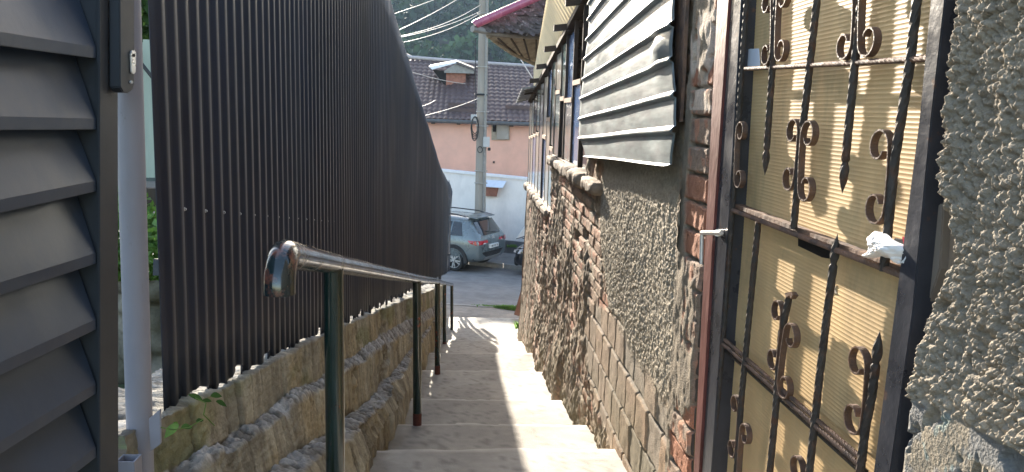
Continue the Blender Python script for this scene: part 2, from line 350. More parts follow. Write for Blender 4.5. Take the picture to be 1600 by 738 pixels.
# far kerb and pavement
mb = MB()
for i in range(26):
    a = -16+i*1.0
    mb.hexa([(a, streetd(23.1, a), -4.6), (a+.985, streetd(23.1, a+.985), -4.6), (a+.985, streetd(23.26, a+.985), -4.6), (a, streetd(23.26, a), -4.6),
             (a, streetd(23.1, a), -4.365), (a+.985, streetd(23.1, a+.985), -4.365), (a+.985, streetd(23.26, a+.985), -4.36), (a, streetd(23.26, a), -4.36)])
mb.build('far_kerb', K['kerb'], bevel=.015, kind='structure')
sheet('far_pavement', 23.26, 24.9, -4.37, -4.30, K['asphalt'], -16, 12)
# earth bank left of the fence
n = 60; ys = np.linspace(-2, 15.5, 90); xs = np.linspace(-14, 0, 40); Yg, Sg = np.meshgrid(ys, xs, indexing='ij')
Xg = np.where(Sg > -.3, fenceX(Yg)-.06, fenceX(Yg)-.06+Sg); Zg = -.86-.185*(Yg-1)-.05+np.minimum(.10*(-Sg), .9)+(fbm(Xg*2, Yg*2, 4, 6)-.5)*.12
grid_obj('terrain', np.stack([Xg, Yg, Zg], -1), mat('bank_soil', (.06, .05, .036), .95, var=.35, scale=5, bump=.8, bscale=40, col2=(.07, .11, .035), mask=(.5, .62), mscale=3), kind='structure')

# ================================================================== RETAINING WALL (left, board-marked concrete in three lifts)
def zline(pts, x0, m):
    q = [on_line(a, b, x0, m) for a, b in pts]; return np.array([p[1] for p in q]), np.array([p[2] for p in q])
def interp(y, Y, Z):
    o = np.argsort(Y); Y = Y[o]; Z = Z[o]; r = np.interp(y, Y, Z)
    s0 = (Z[1]-Z[0])/(Y[1]-Y[0]); s1 = (Z[-1]-Z[-2])/(Y[-1]-Y[-2])
    s0 = min(max(s0, -.25), -.12); s1 = min(max(s1, -.3), -.12)
    return np.where(y < Y[0], Z[0]+(y-Y[0])*s0, np.where(y > Y[-1], Z[-1]+(y-Y[-1])*s1, r))
A = zline([(250, 655), (380, 593), (500, 528), (560, 500), (646, 465)], FX0+.03, FM)
B = zline([(316, 704), (402, 655), (454, 613), (506, 587), (600, 521), (646, 496)], FX0+.03, FM)
Cc = zline([(329, 721), (415, 674), (458, 637), (506, 607), (600, 545)], FX0+.09, FM)
Dd = (lambda q: (np.array([p[1] for p in q]), np.array([p[2] for p in q])))([on_x(a, b, -.47) for a, b in ((520, 712), (549, 688), (600, 636), (636, 573))])
FB = zline([(250, 645), (500, 521), (560, 492)], FX0, FM)
def fence_bottom(y): return interp(np.asarray(y, float), *FB)
def build_retaining():
    ys = np.arange(1.6, 14.5, .011); n = len(ys)
    zt = interp(ys, *A); z1 = interp(ys, *B); z2 = interp(ys, *Cc)
    z1 = np.minimum(z1, zt-.10); z2 = np.minimum(z2, z1-.015)
    x0 = fenceX(ys)+.03; x1 = x0+.06; zs = -(.84+.2085*ys)
    x5 = np.full(n, SX0+.0); x1 = np.minimum(x1, x5-.02); x0 = np.minimum(x0, x5-.04)
    chip = sstep(.55, .62, fbm(ys*3.1, ys*0+4, 4, 88)); z2 = z2-chip*.03; x3 = x1+(x5-x1)*.10; x4 = x1+(x5-x1)*.74; chip2 = sstep(.52, .6, fbm(ys*2.3, ys*0+9, 4, 89)); x4 = x4-chip2*.03
    z3 = np.minimum(z2-.05, interp(ys, *Dd)+.015); z4 = z3-.02
    prof = [(fenceX(ys)-.25, zt+.0), (x0, zt), (x0+.012, z1), (x1, z2), (x3, z3), (x4, z4), (x5, zs-.02), (x5+.02, zs-.6)]
    segs = [8, 34, 12, 44, 10, 40, 14]; rows = []; tg = []
    for i, s in enumerate(segs):
        a, b = prof[i], prof[i+1]
        for k in range(s):
            t = k/s; rows.append(((1-t)*a[0]+t*b[0], (1-t)*a[1]+t*b[1])); tg.append(i)
    rows.append(prof[-1]); tg.append(6)
    X = np.array([r[0] for r in rows]).T; Z = np.array([r[1] for r in rows]).T; Y = np.repeat(ys[:, None], X.shape[1], 1)
    T = np.repeat(np.array(tg)[None], n, 0)
    ledge = ((T == 2) | (T == 4) | (T == 0)).astype(float); led = np.clip(blur(ledge, 1)*1.1, 0, 1)
    rub = pebbles(Y*16, (X+Z)*16, 5)*.020+pebbles(Y*38+3, (X-Z)*38, 9)*.018+.03*(fbm(Y*9, (X+Z)*12, 4, 12)-.5)
    rough = (fbm(Y*5, (X+Z)*9, 5, 2)-.5)
    yw = (Y+.02*(fbm(Z*3, Y*2, 2, 5)-.5))/.125+.37*T; cells = np.floor(yw); jit = _h(cells, T*1.0, 4)
    dyb = np.abs(yw % 1-.5)*2; groove = sstep(.90, .98, dyb)
    up = led*(rub+rough*.05); out = (1-led)*(rough*.012+(jit-.5)*.010-groove*.009+.003*(fbm(Y*40, Z*1.3, 4, 19)-.5)+pebbles(Y*24, Z*24, 41)*sstep(.55, .66, fbm(Y*4, Z*3, 3, 45))*.008+.006*(fbm(Y*14, Z*14, 4, 29)-.5)+pebbles(Y*40, Z*40, 15)*.005)
    broke = sstep(.55, .63, fbm(Y*2.2, Z*2.2+3, 5, 51))*(1-led); out = out-broke*(.02+.03*pebbles(Y*16, Z*16, 8))
    Zn = Z+up; Xn = X+out+led*rough*.03
    c_face = np.array([.345, .32, .245]); c_led = np.array([.31, .30, .285]); c_dk = np.array([.10, .085, .065]); c_moss = np.array([.15, .165, .07]); c_warm = np.array([.34, .29, .19])
    f = fbm(Y*3, Z*4, 5, 61); col = mixc(np.broadcast_to(c_face, X.shape+(3,)), np.broadcast_to(c_warm, X.shape+(3,)), sstep(.4, .65, f))
    streak = sstep(.50, .68, fbm(Y*26, Z*1.8, 4, 71)); col = mixc(col, np.broadcast_to(c_dk, col.shape), streak*.42); blot = sstep(.55, .68, fbm(Y*6, Z*8, 5, 73)); col = mixc(col, np.broadcast_to(c_dk*1.3, col.shape), blot*.4)
    moss = sstep(.5, .66, fbm(Y*2.5+8, Z*5, 4, 81))*(T <= 1); col = mixc(col, np.broadcast_to(c_moss, col.shape), moss*.6)
    col = mixc(col, np.broadcast_to(c_led, col.shape), led*.85); col = mixc(col, np.broadcast_to(c_dk, col.shape), broke*.35+groove*(1-led)*.4*(1-broke))
    gap = sstep(.20, .06, pebbles(Y*38+3, (X-Z)*38, 9))*.5+sstep(.2, .05, pebbles(Y*16, (X+Z)*16, 5))*.6
    col = mixc(col, np.broadcast_to(c_dk*.8, col.shape), np.clip(led*gap+(1-led)*gap*.12, 0, .9))
    col = mixc(col, np.broadcast_to(np.array([.42, .42, .41]), col.shape), led*sstep(.55, .7, fbm(Y*17, (X+Z)*17, 3, 97))*.6)
    col = col*(.85+.3*jit[..., None])
    w = grid_obj('retaining_wall', np.stack([Xn, Y, Zn], -1), K['vstone'], col=col, flip=False)
    tag(w, 'mossy board marked concrete retaining wall in stepped lifts beneath the dark corrugated fence', 'retaining wall')
build_retaining()

# ================================================================== CORRUGATED FENCE
PITCH = .0745
TOP = zline([(608, 0), (649, 134), (688, 262), (704, 292)], FX0, FM)
def fence_top(y): return np.minimum(interp(np.asarray(y, float), *TOP), 2.3)
fence = thing('corrugated_fence', 'tall graphite corrugated sheet metal fence climbing along the left side of the steps', 'fence', (fenceX(2.75), 2.75, -1.1))
Y0F = on_line(231, 0, FX0, FM)[1]; Y1F = on_line(705, 400, FX0, FM)[1]
def fence_panel(ya, yb, dz=0, lean=0, taper=0):
    sec = [(0, 0), (.036, 0), (.042, .0085), (.068, .0085), (.0744, 0)]; ys = []; xo = []
    y = ya
    while y < yb-1e-3:
        for s, h in sec:
            if y+s <= yb+.001: ys.append(y+s); xo.append(h)
        y += PITCH
    ys = np.array(ys); xo = np.array(xo); k = 14; T = np.linspace(0, 1, k)
    zb = fence_bottom(np.floor((ys-Y0F)/(PITCH*4))*PITCH*4+Y0F+PITCH*2)+.012*np.sin(ys*37); zt = fence_top(ys)+dz
    Z = zb[:, None]+(zt-zb)[:, None]*T[None]; Yy = np.repeat(ys[:, None], k, 1)
    Xx = fenceX(Yy)+xo[:, None]+.002*np.sin(Z*2.1+Yy*.9)+.0015*np.sin(Yy*5.1+Z*.7)+.0015*(fbm(Yy*3, Z*1.5, 3, 3)-.5)
    Yy = Yy+taper*(1-(Yy-ya)/(yb-ya))*np.clip((T[None]-.72)/.28, 0, 1)
    Xx = Xx-lean*(1-T[None])*(Yy-ya)/(yb-ya) if lean else Xx
    p = np.stack([Xx, Yy, Z], -1)-np.array(fence.location)
    o = grid_obj('sheet', p, K['fence'], parent=fence, smooth=False)
    s = o.modifiers.new('t', 'SOLIDIFY'); s.thickness = .002
    return o
y = Y0F; i = 0; PW = PITCH*14
while y < Y1F-.05:
    yb = min(y+PW, Y1F)
    if yb > Y1F-1.3 and Y1F-y < 2.6:
        # last sheets: cut one by one with slits between them
        n = 3; w = (Y1F-y)/n
        for k in range(n): fence_panel(y+k*w+.002, y+(k+1)*w, -.03*k+.02, lean=(.03, .06, .10)[k], taper=.34)
        break
    fence_panel(y+.001, yb, 0.0); y = yb; i += 1
floc = np.array(fence.location)
for k in range(16):
    yy = Y0F+.017+(k+1)*PITCH*2
    z = float(on_line(263, 325, FX0, FM)[2])-.155*(yy-on_line(263, 325, FX0, FM)[1])
    m_ = MB(); x = fenceX(yy)+.002; m_.cyl((x, yy, z), (x+.005, yy, z), .003, 8); m_.cyl((x, yy, z), (x+.0015, yy, z), .005, 10)
    m_.v = [tuple(np.array(v)-floc) for v in m_.v]; m_.build('screw', K['greybox'], fence)
for k in range(6):
    yy = 3.2+k*2.2
    m_ = MB(); x = fenceX(yy)-.035; m_.box((x-.05, yy-.03, float(fence_bottom(yy))-.1), (x, yy+.03, float(fence_top(yy))-.15)); m_.v = [tuple(np.array(v)-floc) for v in m_.v]
    m_.build('fence_post', K['gateframe'], fence)
for h in (.35, 1.5):
    m_ = MB(); pts = [(fenceX(a)-.018, a, float(fence_bottom(a))+h) for a in np.linspace(Y0F+.05, Y1F-.1, 30)]
    m_.sweep(pts, [(-.015, -.02), (.015, -.02), (.015, .02), (-.015, .02)]); m_.v = [tuple(np.array(v)-floc) for v in m_.v]
    m_.build('fence_rail', K['gateframe'], fence)

# ================================================================== LOUVRED GATE (far left)
gate = thing('louvred_gate', 'dark grey steel gate with wide slanted louvres at the left edge', 'gate', tuple(on_line(168, 720, GX0, FM)))
gl = np.array(gate.location)
def gp(px, py, dx=0): p = on_line(px, py, GX0, FM).copy(); p[0] += dx; return p
def gbuild(m_, name, mt, **k): m_.v = [tuple(np.array(v)-gl) for v in m_.v]; return m_.build(name, mt, k.pop('parent', gate), **k)
L0 = [-60, 72, 204, 334, 463, 588, 711, 832]; L1 = [-16, 92, 203, 300, 413, 516, 616, 716]
for k in range(1, 8):
    def ln(i, x): return L0[i]+(L1[i]-L0[i])*x/150.0
    xa, xb = -230, 151
    m_ = MB()
    fb0, fb1 = gp(xa, ln(k, xa)), gp(xb, ln(k, xb))            # lip bottom
    lip = np.array([0, 0, .020]); up_ = np.array([0, 0, .108]); back = np.array([-.038, 0, 0])
    top0, top1 = gp(xa, ln(k-1, xa))+back+np.array([0, 0, .008]), gp(xb, ln(k-1, xb))+back+np.array([0, 0, .008])
    a0, a1 = fb0+lip, fb1+lip
    poly = [fb0, a0, top0, top0+np.array([-.002, 0, .0]), a0+np.array([-.004, 0, -.004]), fb0+np.array([-.004, 0, 0])]
    bk = np.array([-.014, 0, .004]); Q = [fb0, a0, top0, fb0+bk, fb1, a1, top1, fb1+bk]; m_.add(Q, [(3, 2, 1, 0), (4, 5, 6, 7), (0, 1, 5, 4), (1, 2, 6, 5), (2, 3, 7, 6), (3, 0, 4, 7)])
    gbuild(m_, 'slat', K['gate'], bevel=.0015)
m_ = MB(); T1, T2, Bt1, Bt2 = gp(152, -300), gp(184, -300), gp(154, 1000), gp(186, 1000)
m_.prism([T1, T2, Bt2, Bt1], (-.062, 0, 0)); gbuild(m_, 'frame', K['gateframe'], bevel=.002)
m_ = MB(); m_.prism([gp(150, -300), gp(163, -300), gp(165, 1000), gp(151, 1000)], (.006, 0, 0)); gbuild(m_, 'frame_lip', K['gateframe'], bevel=.0015)
m_ = MB(); m_.prism([gp(x, y_, -.064) for x, y_ in ((-300, -300), (160, -300), (160, 1000), (-300, 1000))], (-.003, 0, 0)); gbuild(m_, 'back_plate', K['gateframe'])
m_ = MB(); pts = [(166, -60), (190, -60), (190, 132), (187, 141), (180, 145), (172, 144), (167, 136)]
m_.prism([gp(a, b, .004) for a, b in pts], (.020, 0, 0)); lk = gbuild(m_, 'lock_case', K['gateframe'], bevel=.002)
m_ = MB(); esc = []
for t in range(14): a = math.pi*(t/13); esc.append((185+4.2*math.cos(a), 84-6*math.sin(a)))
for t in range(10): a = math.pi+math.pi*t/9; esc.append((185.2+3.2*math.cos(a), 111-4*math.sin(a)))
m_.prism([gp(a, b, .025) for a, b in esc], (.003, 0, 0)); e = gbuild(m_, 'escutcheon', K['alloy'], parent=gate, bevel=.0006)
m_ = MB(); m_.prism([gp(185+1.6*math.cos(t), 86-2.6*math.sin(t), .0285) for t in np.linspace(0, 6.0, 12)], (.001, 0, 0)); gbuild(m_, 'keyhole', K['slot'])
m_ = MB(); m_.prism([gp(183+2*math.cos(t), 128-2.5*math.sin(t), .025) for t in np.linspace(0, 6.0, 12)], (.002, 0, 0)); gbuild(m_, 'screw', K['greybox'])

# grey steel post behind the gate
def lbuild(m_, th, name, mt, **k): l = np.array(th.location); m_.v = [tuple(np.array(v)-l) for v in m_.v]; return m_.build(name, mt, th, **k)
DP = 1.68
pt = thing('steel_post', 'chipped lavender grey painted steel tube post between louvred gate and corrugated fence', 'post', tuple(on_d(224, 800, DP)))
m_ = MB(); a, b = on_d(221, 760, DP), on_d(196, -60, DP); b = b+(b-a)*.6; m_.tube([a+(a-b)*.2, b], .0265, 24, upv=(0, 1, 0)); lbuild(m_, pt, 'tube', K['post'], smooth=True)
m_ = MB(); m_.prism([on_d(232, 655, DP-.03), on_d(250, 640, DP-.03), on_d(251, 694, DP-.03), on_d(235, 706, DP-.03)], (0, .008, 0)); lbuild(m_, pt, 'weld_tab', K['post'], bevel=.001)
st = thing('square_tube', 'short open ended square steel tube standing at the foot of the grey post', 'tube', tuple(on_d(201, 800, 1.58)))
m_ = MB(); c = on_d(201, 716, 1.58)
for s in ((-1, 0), (1, 0), (0, -1), (0, 1)):
    h = .017; t = .0016; cx, cy = c[0]+s[0]*h, c[1]+s[1]*h
    wx, wy = (t, h+t*.9) if s[0] else (h-t*1.1, t); m_.box((cx-wx, cy-wy, c[2]-.4), (cx+wx, cy+wy, c[2]))
lbuild(m_, st, 'tube_wall', K['post'])

# slit view behind: pale green board fence, bushes, rubble
bf = thing('board_fence', 'pale green upright board fence glimpsed behind the grey post', 'fence', (-2.0, 5.4, -1.4))
for k in range(7):
    c = on_d(196+k*9, 280, 5.4); m_ = MB(); zt = on_d(220, 62, 5.4)[2]+random.uniform(-.02, .02)
    m_.box((c[0], 5.4, c[2]+.01), (c[0]+.037*1.0, 5.42, zt)); lbuild(m_, bf, 'board', K['grn_board'])
m_ = MB(); a = on_d(190, 60, 5.3); b = on_d(245, 130, 5.3); m_.cyl(a, b, .012, 8); lbuild(m_, bf, 'brace', K['cable'])
m_ = MB(); a = on_d(180, 293, 5.42); b = on_d(262, 330, 5.42); m_.box((a[0], 5.40, b[2]), (b[0], 5.48, a[2])); lbuild(m_, bf, 'bottom_rail', K['wood'])
def bush(label, c, r, n, size, mt='leaf', sid=0):
    t = thing('bush', label, 'bush', (c[0], c[1], c[2]-r[2]))
    d = RNG.normal(size=(n, 3)); d /= np.linalg.norm(d, axis=1)[:, None]; d *= RNG.uniform(.35, 1, n)[:, None]**.6
    d *= (1+.35*(np.sin(d[:, 0:1]*5+sid)*np.cos(d[:, 1:2]*4)))
    leaves_obj('foliage', d*np.array(r)+np.array([0, 0, r[2]]), size, K[mt], t)
    for k in range(5):
        m_ = MB(); m_.tube([(0, 0, 0), (random.uniform(-.2, .2)*r[0], random.uniform(-.2, .2)*r[1], r[2]*.6), (random.uniform(-.6, .6)*r[0], random.uniform(-.6, .6)*r[1], r[2]*1.5)], .02, 6, scale=[1, .7, .3])
        m_.build('stem', K['bark'], t)
bush('dark green tree crown above the pale green boards', on_d(222, -20, 8), (1.6, 1.5, 1.1), 14000, .05)
bush('leafy bush below the boards beside the grey post', on_d(215, 400, 5.0), (.35, .35, .34), 2600, .03, 'leaf2', 2)
rw = []
ys = np.linspace(-.2, .7, 60); xs = np.linspace(-1.0, .1, 90); U, V = np.meshgrid(xs, ys, indexing='ij')
c = on_d(215, 560, 3.6); h = pebbles(U*9, V*9, 3)*.10+(fbm(U*6, V*6, 4, 7)-.5)*.05
cc = mixc(np.broadcast_to(np.array([.34, .29, .22]), U.shape+(3,)), np.broadcast_to(np.array([.14, .12, .08]), U.shape+(3,)), sstep(.4, .7, fbm(U*4, V*4, 4, 3)))
P = np.stack([c[0]+U+.1, c[1]-h+.08, c[2]-.35+V], -1)
tag(grid_obj('rubble_wall', P, K['vstone'], col=cc), 'low rubble stone wall seen in the gap beside the grey post', 'wall')

# ================================================================== HANDRAIL
RX = [(1.22, .0), (2.10, 0), (4.85, 0), (7.40, 0), (10.6, 0), (12.8, 0)]
posts = [(521, 412, 2.13, None), (651.5, 436, 4.85, 686), (683.5, 440, 7.35, 588), (694.5, 443, 10.5, 546), (706, 445, 12.75, 527)]
hr = thing('handrail', 'dark green enamelled pipe handrail with downturned end beside the steps', 'handrail', tuple(on_d(525, 800, 2.13)))
pr = [on_d(a, b, d) for a, b, d, g in posts]
s0 = on_d(447, 398, 1.41)
dirv = (pr[0]-s0)/np.linalg.norm(pr[0]-s0)
RR = .0265
bend = []
p = s0.copy()
for t in np.linspace(0, 1, 10):
    a = t*R(80); r = .070
    bend.append(s0 - dirv*(r*math.sin(a)) - np.array([0, 0, 1])*(r*(1-math.cos(a))))
last = bend[-1]-np.array([0, 0, 1])*.012
path = [last]+bend[::-1]
full = path+[s0+(pr[0]-s0)*t for t in (.5,)]+pr+[pr[-1]+(pr[-1]-pr[-2])*.05]
m_ = MB(); m_.tube(full, RR, 24, upv=(1, 0, 0), caps=True); lbuild(m_, hr, 'top_rail', K['railtop'], smooth=True)
for i, (a, b, d, g) in enumerate(posts):
    top = pr[i]-np.array([0, 0, .015]); 
    if g: bot = on_d(a+(.6 if i < 2 else 0), g, d)
    else: bot = on_d(526, 900, d); 
    m_ = MB(); r = .0265 if i < 2 else .025
    m_.tube([bot-np.array([0, 0, .03]), top], r, 20, upv=(0, 1, 0)); ps = lbuild(m_, hr, 'post', K['green'], smooth=True)
    if g:
        m_ = MB(); m_.tube([bot-np.array([0, 0, .03]), bot+(top-bot)*(.17 if i == 1 else .12)], r+.0012, 20, upv=(0, 1, 0)); m_.v = [tuple(np.array(v)-np.array(hr.location)) for v in m_.v]
        m_.build('rusty_foot', K['rust'], ps, smooth=True)

# ================================================================== OLD HOUSE, right-hand wall
WX = 0.80; WEND = 11.9; WST = 2.64
oh = thing('old_house', 'crumbling brick and roughcast house wall with patched windows on the right of the steps', 'house', (WX, 7, -2.6))
OL = np.array(oh.location)
def wp(px, py): q = on_x(px, py, WX); return (q[1], q[2])
P_rc = [wp(*q) for q in [(1083, -60), (1062, 640), (1040, 622), (1000, 560), (975, 520), (952, 455), (944, 400), (940, 330), (948, 262), (935, 240), (930, -60)]]
P_blk = [wp(*q) for q in [(928, 470), (975, 500), (1010, 560), (1048, 640), (1075, 760), (985, 790), (960, 700), (925, 600), (918, 520)]]
P_brk1 = [wp(*q) for q in [(868, 262), (940, 285), (944, 460), (1000, 560), (960, 540), (925, 480), (895, 420), (868, 330)]]
def sill_z(y): return np.where(y < 7.75, -.40, -.965)
def wall_fn(Y, Z, soft=8):
    rc = blur(inpoly(Y+.05*(fbm(Y*8, Z*8, 3, 5)-.5), Z+.08*(fbm(Y*9, Z*9, 3, 6)-.5), P_rc), soft)
    blk = blur(inpoly(Y+.1*(fbm(Y*6, Z*6, 3, 8)-.5), Z, P_blk), 2); b1 = blur(inpoly(Y, Z, P_brk1), 6)
    # brickwork
    ch, bl = .078, .255
    row = np.floor(Z/ch); yy = Y/bl+.5*(row % 2)+.12*(_h(row, row*0, 3)); cb = np.floor(yy)
    rid = _h(cb, row, 12); fy = (yy-cb)*bl; fz = (Z/ch-row)*ch
    e = np.minimum(np.minimum(fy, bl-fy), np.minimum(fz, ch-fz)); wob = (fbm(Y*25, Z*25, 2, 9)-.5)*.008
    bm = sstep(.003, .010, e+wob)
    miss = rid < .07
    hb = bm*(.008+.014*rid)+(fbm(Y*18, Z*18, 4, 13)-.5)*.012-np.where(miss, .05, 0)*bm
    # big grey blocks
    ch2, bl2 = .20, .24
    row2 = np.floor(Z/ch2+.3); yy2 = Y/bl2+.4*(row2 % 2); cb2 = np.floor(yy2); rid2 = _h(cb2, row2, 77); fy2 = (yy2-cb2)*bl2; fz2 = (Z/ch2+.3-row2)*ch2
    e2 = np.minimum(np.minimum(fy2, bl2-fy2), np.minimum(fz2, ch2-fz2)); bm2 = sstep(.004, .014, e2+wob)
    h2 = bm2*(.010+.010*rid2)+.012*(fbm(Y*4, Z*4, 3, 78)-.5)+(fbm(Y*14, Z*14, 4, 15)-.5)*.008
    # crumbled plaster / mortar
    f = fbm(Y*2.1, Z*2.0, 4, 31); f2 = fbm(Y*6, Z*4.5, 5, 33)
    pl = sstep(.43, .50, .62*f+.38*f2+.04-.13*b1+.04*sstep(-1.6, -2.8, Z+.2*(Y-5))); 
    hp = .012+.05*(fbm(Y*3.2, Z*2.6, 4, 41)-.40)+.034*(fbm(Y*16, Z*13, 5, 43)-.5)+.012*pebbles(Y*18, Z*14, 45)
    base = sstep(.5, .0, Z-(-.84-.2085*Y))          # wall foot swells out
    hh = hb*(1-pl)+hp*pl; hh = hh*(1-blk)+h2*blk
    am = .8+.5*sstep(.35, .65, fbm(Y*2.4, Z*2.1, 3, 72)); hrc = .012+am*.0085*pebbles(Y*60, Z*60, 51, .4, .72)+.005*pebbles(Y*105, Z*105, 55)+.012*(fbm(Y*3, Z*3, 4, 57)-.5)+.008*(fbm(Y*30, Z*30, 3, 58)-.5)
    h = hh*(1-rc)+hrc*rc
    foot = base*(.02+.05*fbm(Y*4, Z*4, 4, 91))*(1-rc)*sstep(4.5, 6.5, Y); h = h+foot
    # colours
    A3 = lambda *c: np.broadcast_to(np.array(c), Y.shape+(3,))
    pr_ = _h(cb, row, 5)
    cb_ = mixc(A3(.34, .150, .090), A3(.47, .29, .21), pr_); cb_ = mixc(cb_, A3(.30, .22, .16), (_h(cb, row, 6) > .55)*.75)
    cm = A3(.25, .21, .155); colb = mixc(cm, cb_, bm*sstep(.72, .52, fbm(Y*9, Z*9, 4, 14)))
    cp = mixc(A3(.235, .180, .125), A3(.33, .265, .19), fbm(Y*5, Z*3, 4, 17)); cp = mixc(cp, A3(.14, .11, .08), sstep(.55, .7, fbm(Y*12, Z*3, 4, 19))*.6)
    cp = mixc(cp, A3(.30, .17, .11), sstep(.55, .68, fbm(Y*7, Z*7, 4, 23))*.6)
    c = mixc(colb, cp, pl); c2 = mixc(A3(.20, .185, .16), mixc(A3(.27, .235, .19), A3(.30, .21, .14), rid2), bm2); c = mixc(c, c2, blk)
    crc = mixc(A3(.42, .365, .285), A3(.33, .285, .22), fbm(Y*2.5, Z*2.5, 4, 25)); c = mixc(c, crc, np.clip(rc*1.4-.2, 0, 1))
    wet = base*sstep(.4, .6, fbm(Y*3, Z*5, 3, 27)); c = mixc(c, A3(.13, .125, .07), wet*.45)
    return h, c
def wall_patch(name, ya, yb, za, zb, sy, sz, soft):
    ys = np.arange(ya, yb+sy*.5, sy); zs = np.arange(za, zb+sz*.5, sz); Y, Z = np.meshgrid(ys, zs, indexing='ij')
    h, c = wall_fn(Y, Z, soft)
    X = WX-h
    ztop = np.where(Y < 5.35, 99, sill_z(Y)-.0); zb_ = -(.84+.2085*Y)-.35
    keep = (Z < ztop+.0) & (Z > zb_) & (Y < 11.05+(-.95-Z)*.36+.05*(fbm(Z*7, Z*0, 3, 9)-.5))
    X = WX-h*(1-.55*sstep(8.5, 10.5, Y))
    # far corner return
    P = np.stack([X, Y+.02*(fbm(Z*6, Y*1, 4, 3)-.5)*(Y > 11.5), Z], -1)-OL
    return grid_obj(name, P, K['vmas'], parent=oh, col=c, keep=keep, flip=False)
wall_patch('roughcast_wall', 2.86, 4.86, -2.35, 1.60, .0055, .0055, 9)
wall_patch('brick_wall', 4.865, WEND, -3.75, 1.60, .0105, .009, 4)
# rough end corner of the wall
ys = np.linspace(0, .5, 24); zs = np.arange(-3.9, -.955, .02); U, Z = np.meshgrid(ys, zs, indexing='ij')
h = .06*(fbm(U*5+3, Z*4, 5, 66)-.5)+.03*pebbles(U*9, Z*9, 67); X = WX-.03+U+.02*(fbm(U*3, Z*4, 4, 3)); Yc = 11.03+(-.95-Z)*.36+h*np.minimum(1, U*12)
cc = mixc(np.broadcast_to(np.array([.26, .21, .15]), U.shape+(3,)), np.broadcast_to(np.array([.33, .17, .11]), U.shape+(3,)), sstep(.45, .6, fbm(U*7, Z*9, 4, 3)))
grid_obj('end_wall', np.stack([X, Yc, Z], -1)-OL, K['vmas'], parent=oh, col=cc, flip=True)
# body of the house behind the facade
m_ = MB(); m_.box((WX+.06, 2.9, -4), (5.5, 5.35, 2.2)); m_.box((WX+.06, 5.351, -4), (5.5, 7.75, -.46)); m_.box((WX+.06, 7.751, -4), (5.5, 10.95, -1.02))
m_.box((3.2, 5.351, -.459), (3.3, 7.7, 1.2)); m_.box((3.2, 7.751, -1.019), (3.3, 10.9, .8)); lbuild(m_, oh, 'wall_core', K['wood'])
# brick jamb column next to the door
ys = np.arange(2.60, 2.885, .004); zs = np.arange(-1.9, 1.6, .005); Y, Z = np.meshgrid(ys, zs, indexing='ij')
ch = .098; row = np.floor(Z/ch+.2*0); fz = (Z/ch-row)*ch; fy = Y-2.60
e = np.minimum(fz, ch-fz)+(fbm(Y*22, Z*22, 3, 2)-.5)*.012; bmk = sstep(.002, .010, e); rid = _h(row, row*0+3, 8)
pl = sstep(.50, .56, fbm(Y*7, Z*3.2, 4, 12)+.25*sstep(2.78, 2.88, Y)-.04)
h = bmk*(.012+.012*rid)+(fbm(Y*30, Z*30, 4, 4)-.5)*.010; h = h*(1-pl)+pl*(.026+.016*(fbm(Y*15, Z*12, 4, 5)-.5)); h = h-.012*sstep(2.61, 2.60, Y)
A3 = lambda *c: np.broadcast_to(np.array(c), Y.shape+(3,))
cbr = mixc(A3(.33, .13, .075), A3(.44, .24, .16), rid); cbr = mixc(A3(.22, .19, .15), cbr, bmk); cbr = mixc(cbr, A3(.23, .19, .15), (rid > .62)*.8*(fbm(Y*20, Z*20, 3, 7) > .42))
wp_ = (Z > .02) & (Z < .34); cpl = mixc(A3(.24, .20, .15), A3(.55, .46, .38), wp_*sstep(.40, .55, fbm(Y*14, Z*9, 4, 9))); pl2 = np.maximum(pl, wp_*sstep(.42, .5, fbm(Y*14, Z*9, 4, 9)))
grid_obj('brick_jamb', np.stack([WX-.004-h, Y, Z], -1)-OL, K['vmas'], parent=oh, col=mixc(cbr, cpl, pl2))

# sill stones
def stone_strip(ya, yb, z, hgt, dep, n, seed):
    for k in range(n):
        y0 = ya+(yb-ya)*k/n; y1 = ya+(yb-ya)*(k+1)/n-.006
        L = np.linspace(0, 1, 30); a = np.linspace(0, 2*math.pi, 28)
        T, Aa = np.meshgrid(L, a, indexing='ij'); taper = np.clip(np.sin(np.pi*T), 0, 1)**.14*(.85+.3*_h(T*0+k, T*0, seed))
        rr = 1+.55*(fbm(T*5+k*7, 3+1.2*np.cos(Aa)+.9*np.sin(Aa), 4, seed+k)-.5)
        cx = np.sign(np.cos(Aa))*np.abs(np.cos(Aa))**.6; cz = np.sign(np.sin(Aa))*np.abs(np.sin(Aa))**.6
        P = np.stack([WX-.02+dep*cx*taper*rr, y0+(y1-y0)*T, z-hgt*.5+hgt*.5*cz*taper*rr], -1)-OL
        grid_obj('sill_stone', P, K['stone'], parent=oh)
stone_strip(4.75, 7.75, -.40, .10, .070, 5, 3); stone_strip(7.9, 11.1, -.965, .08, .05, 6, 40)

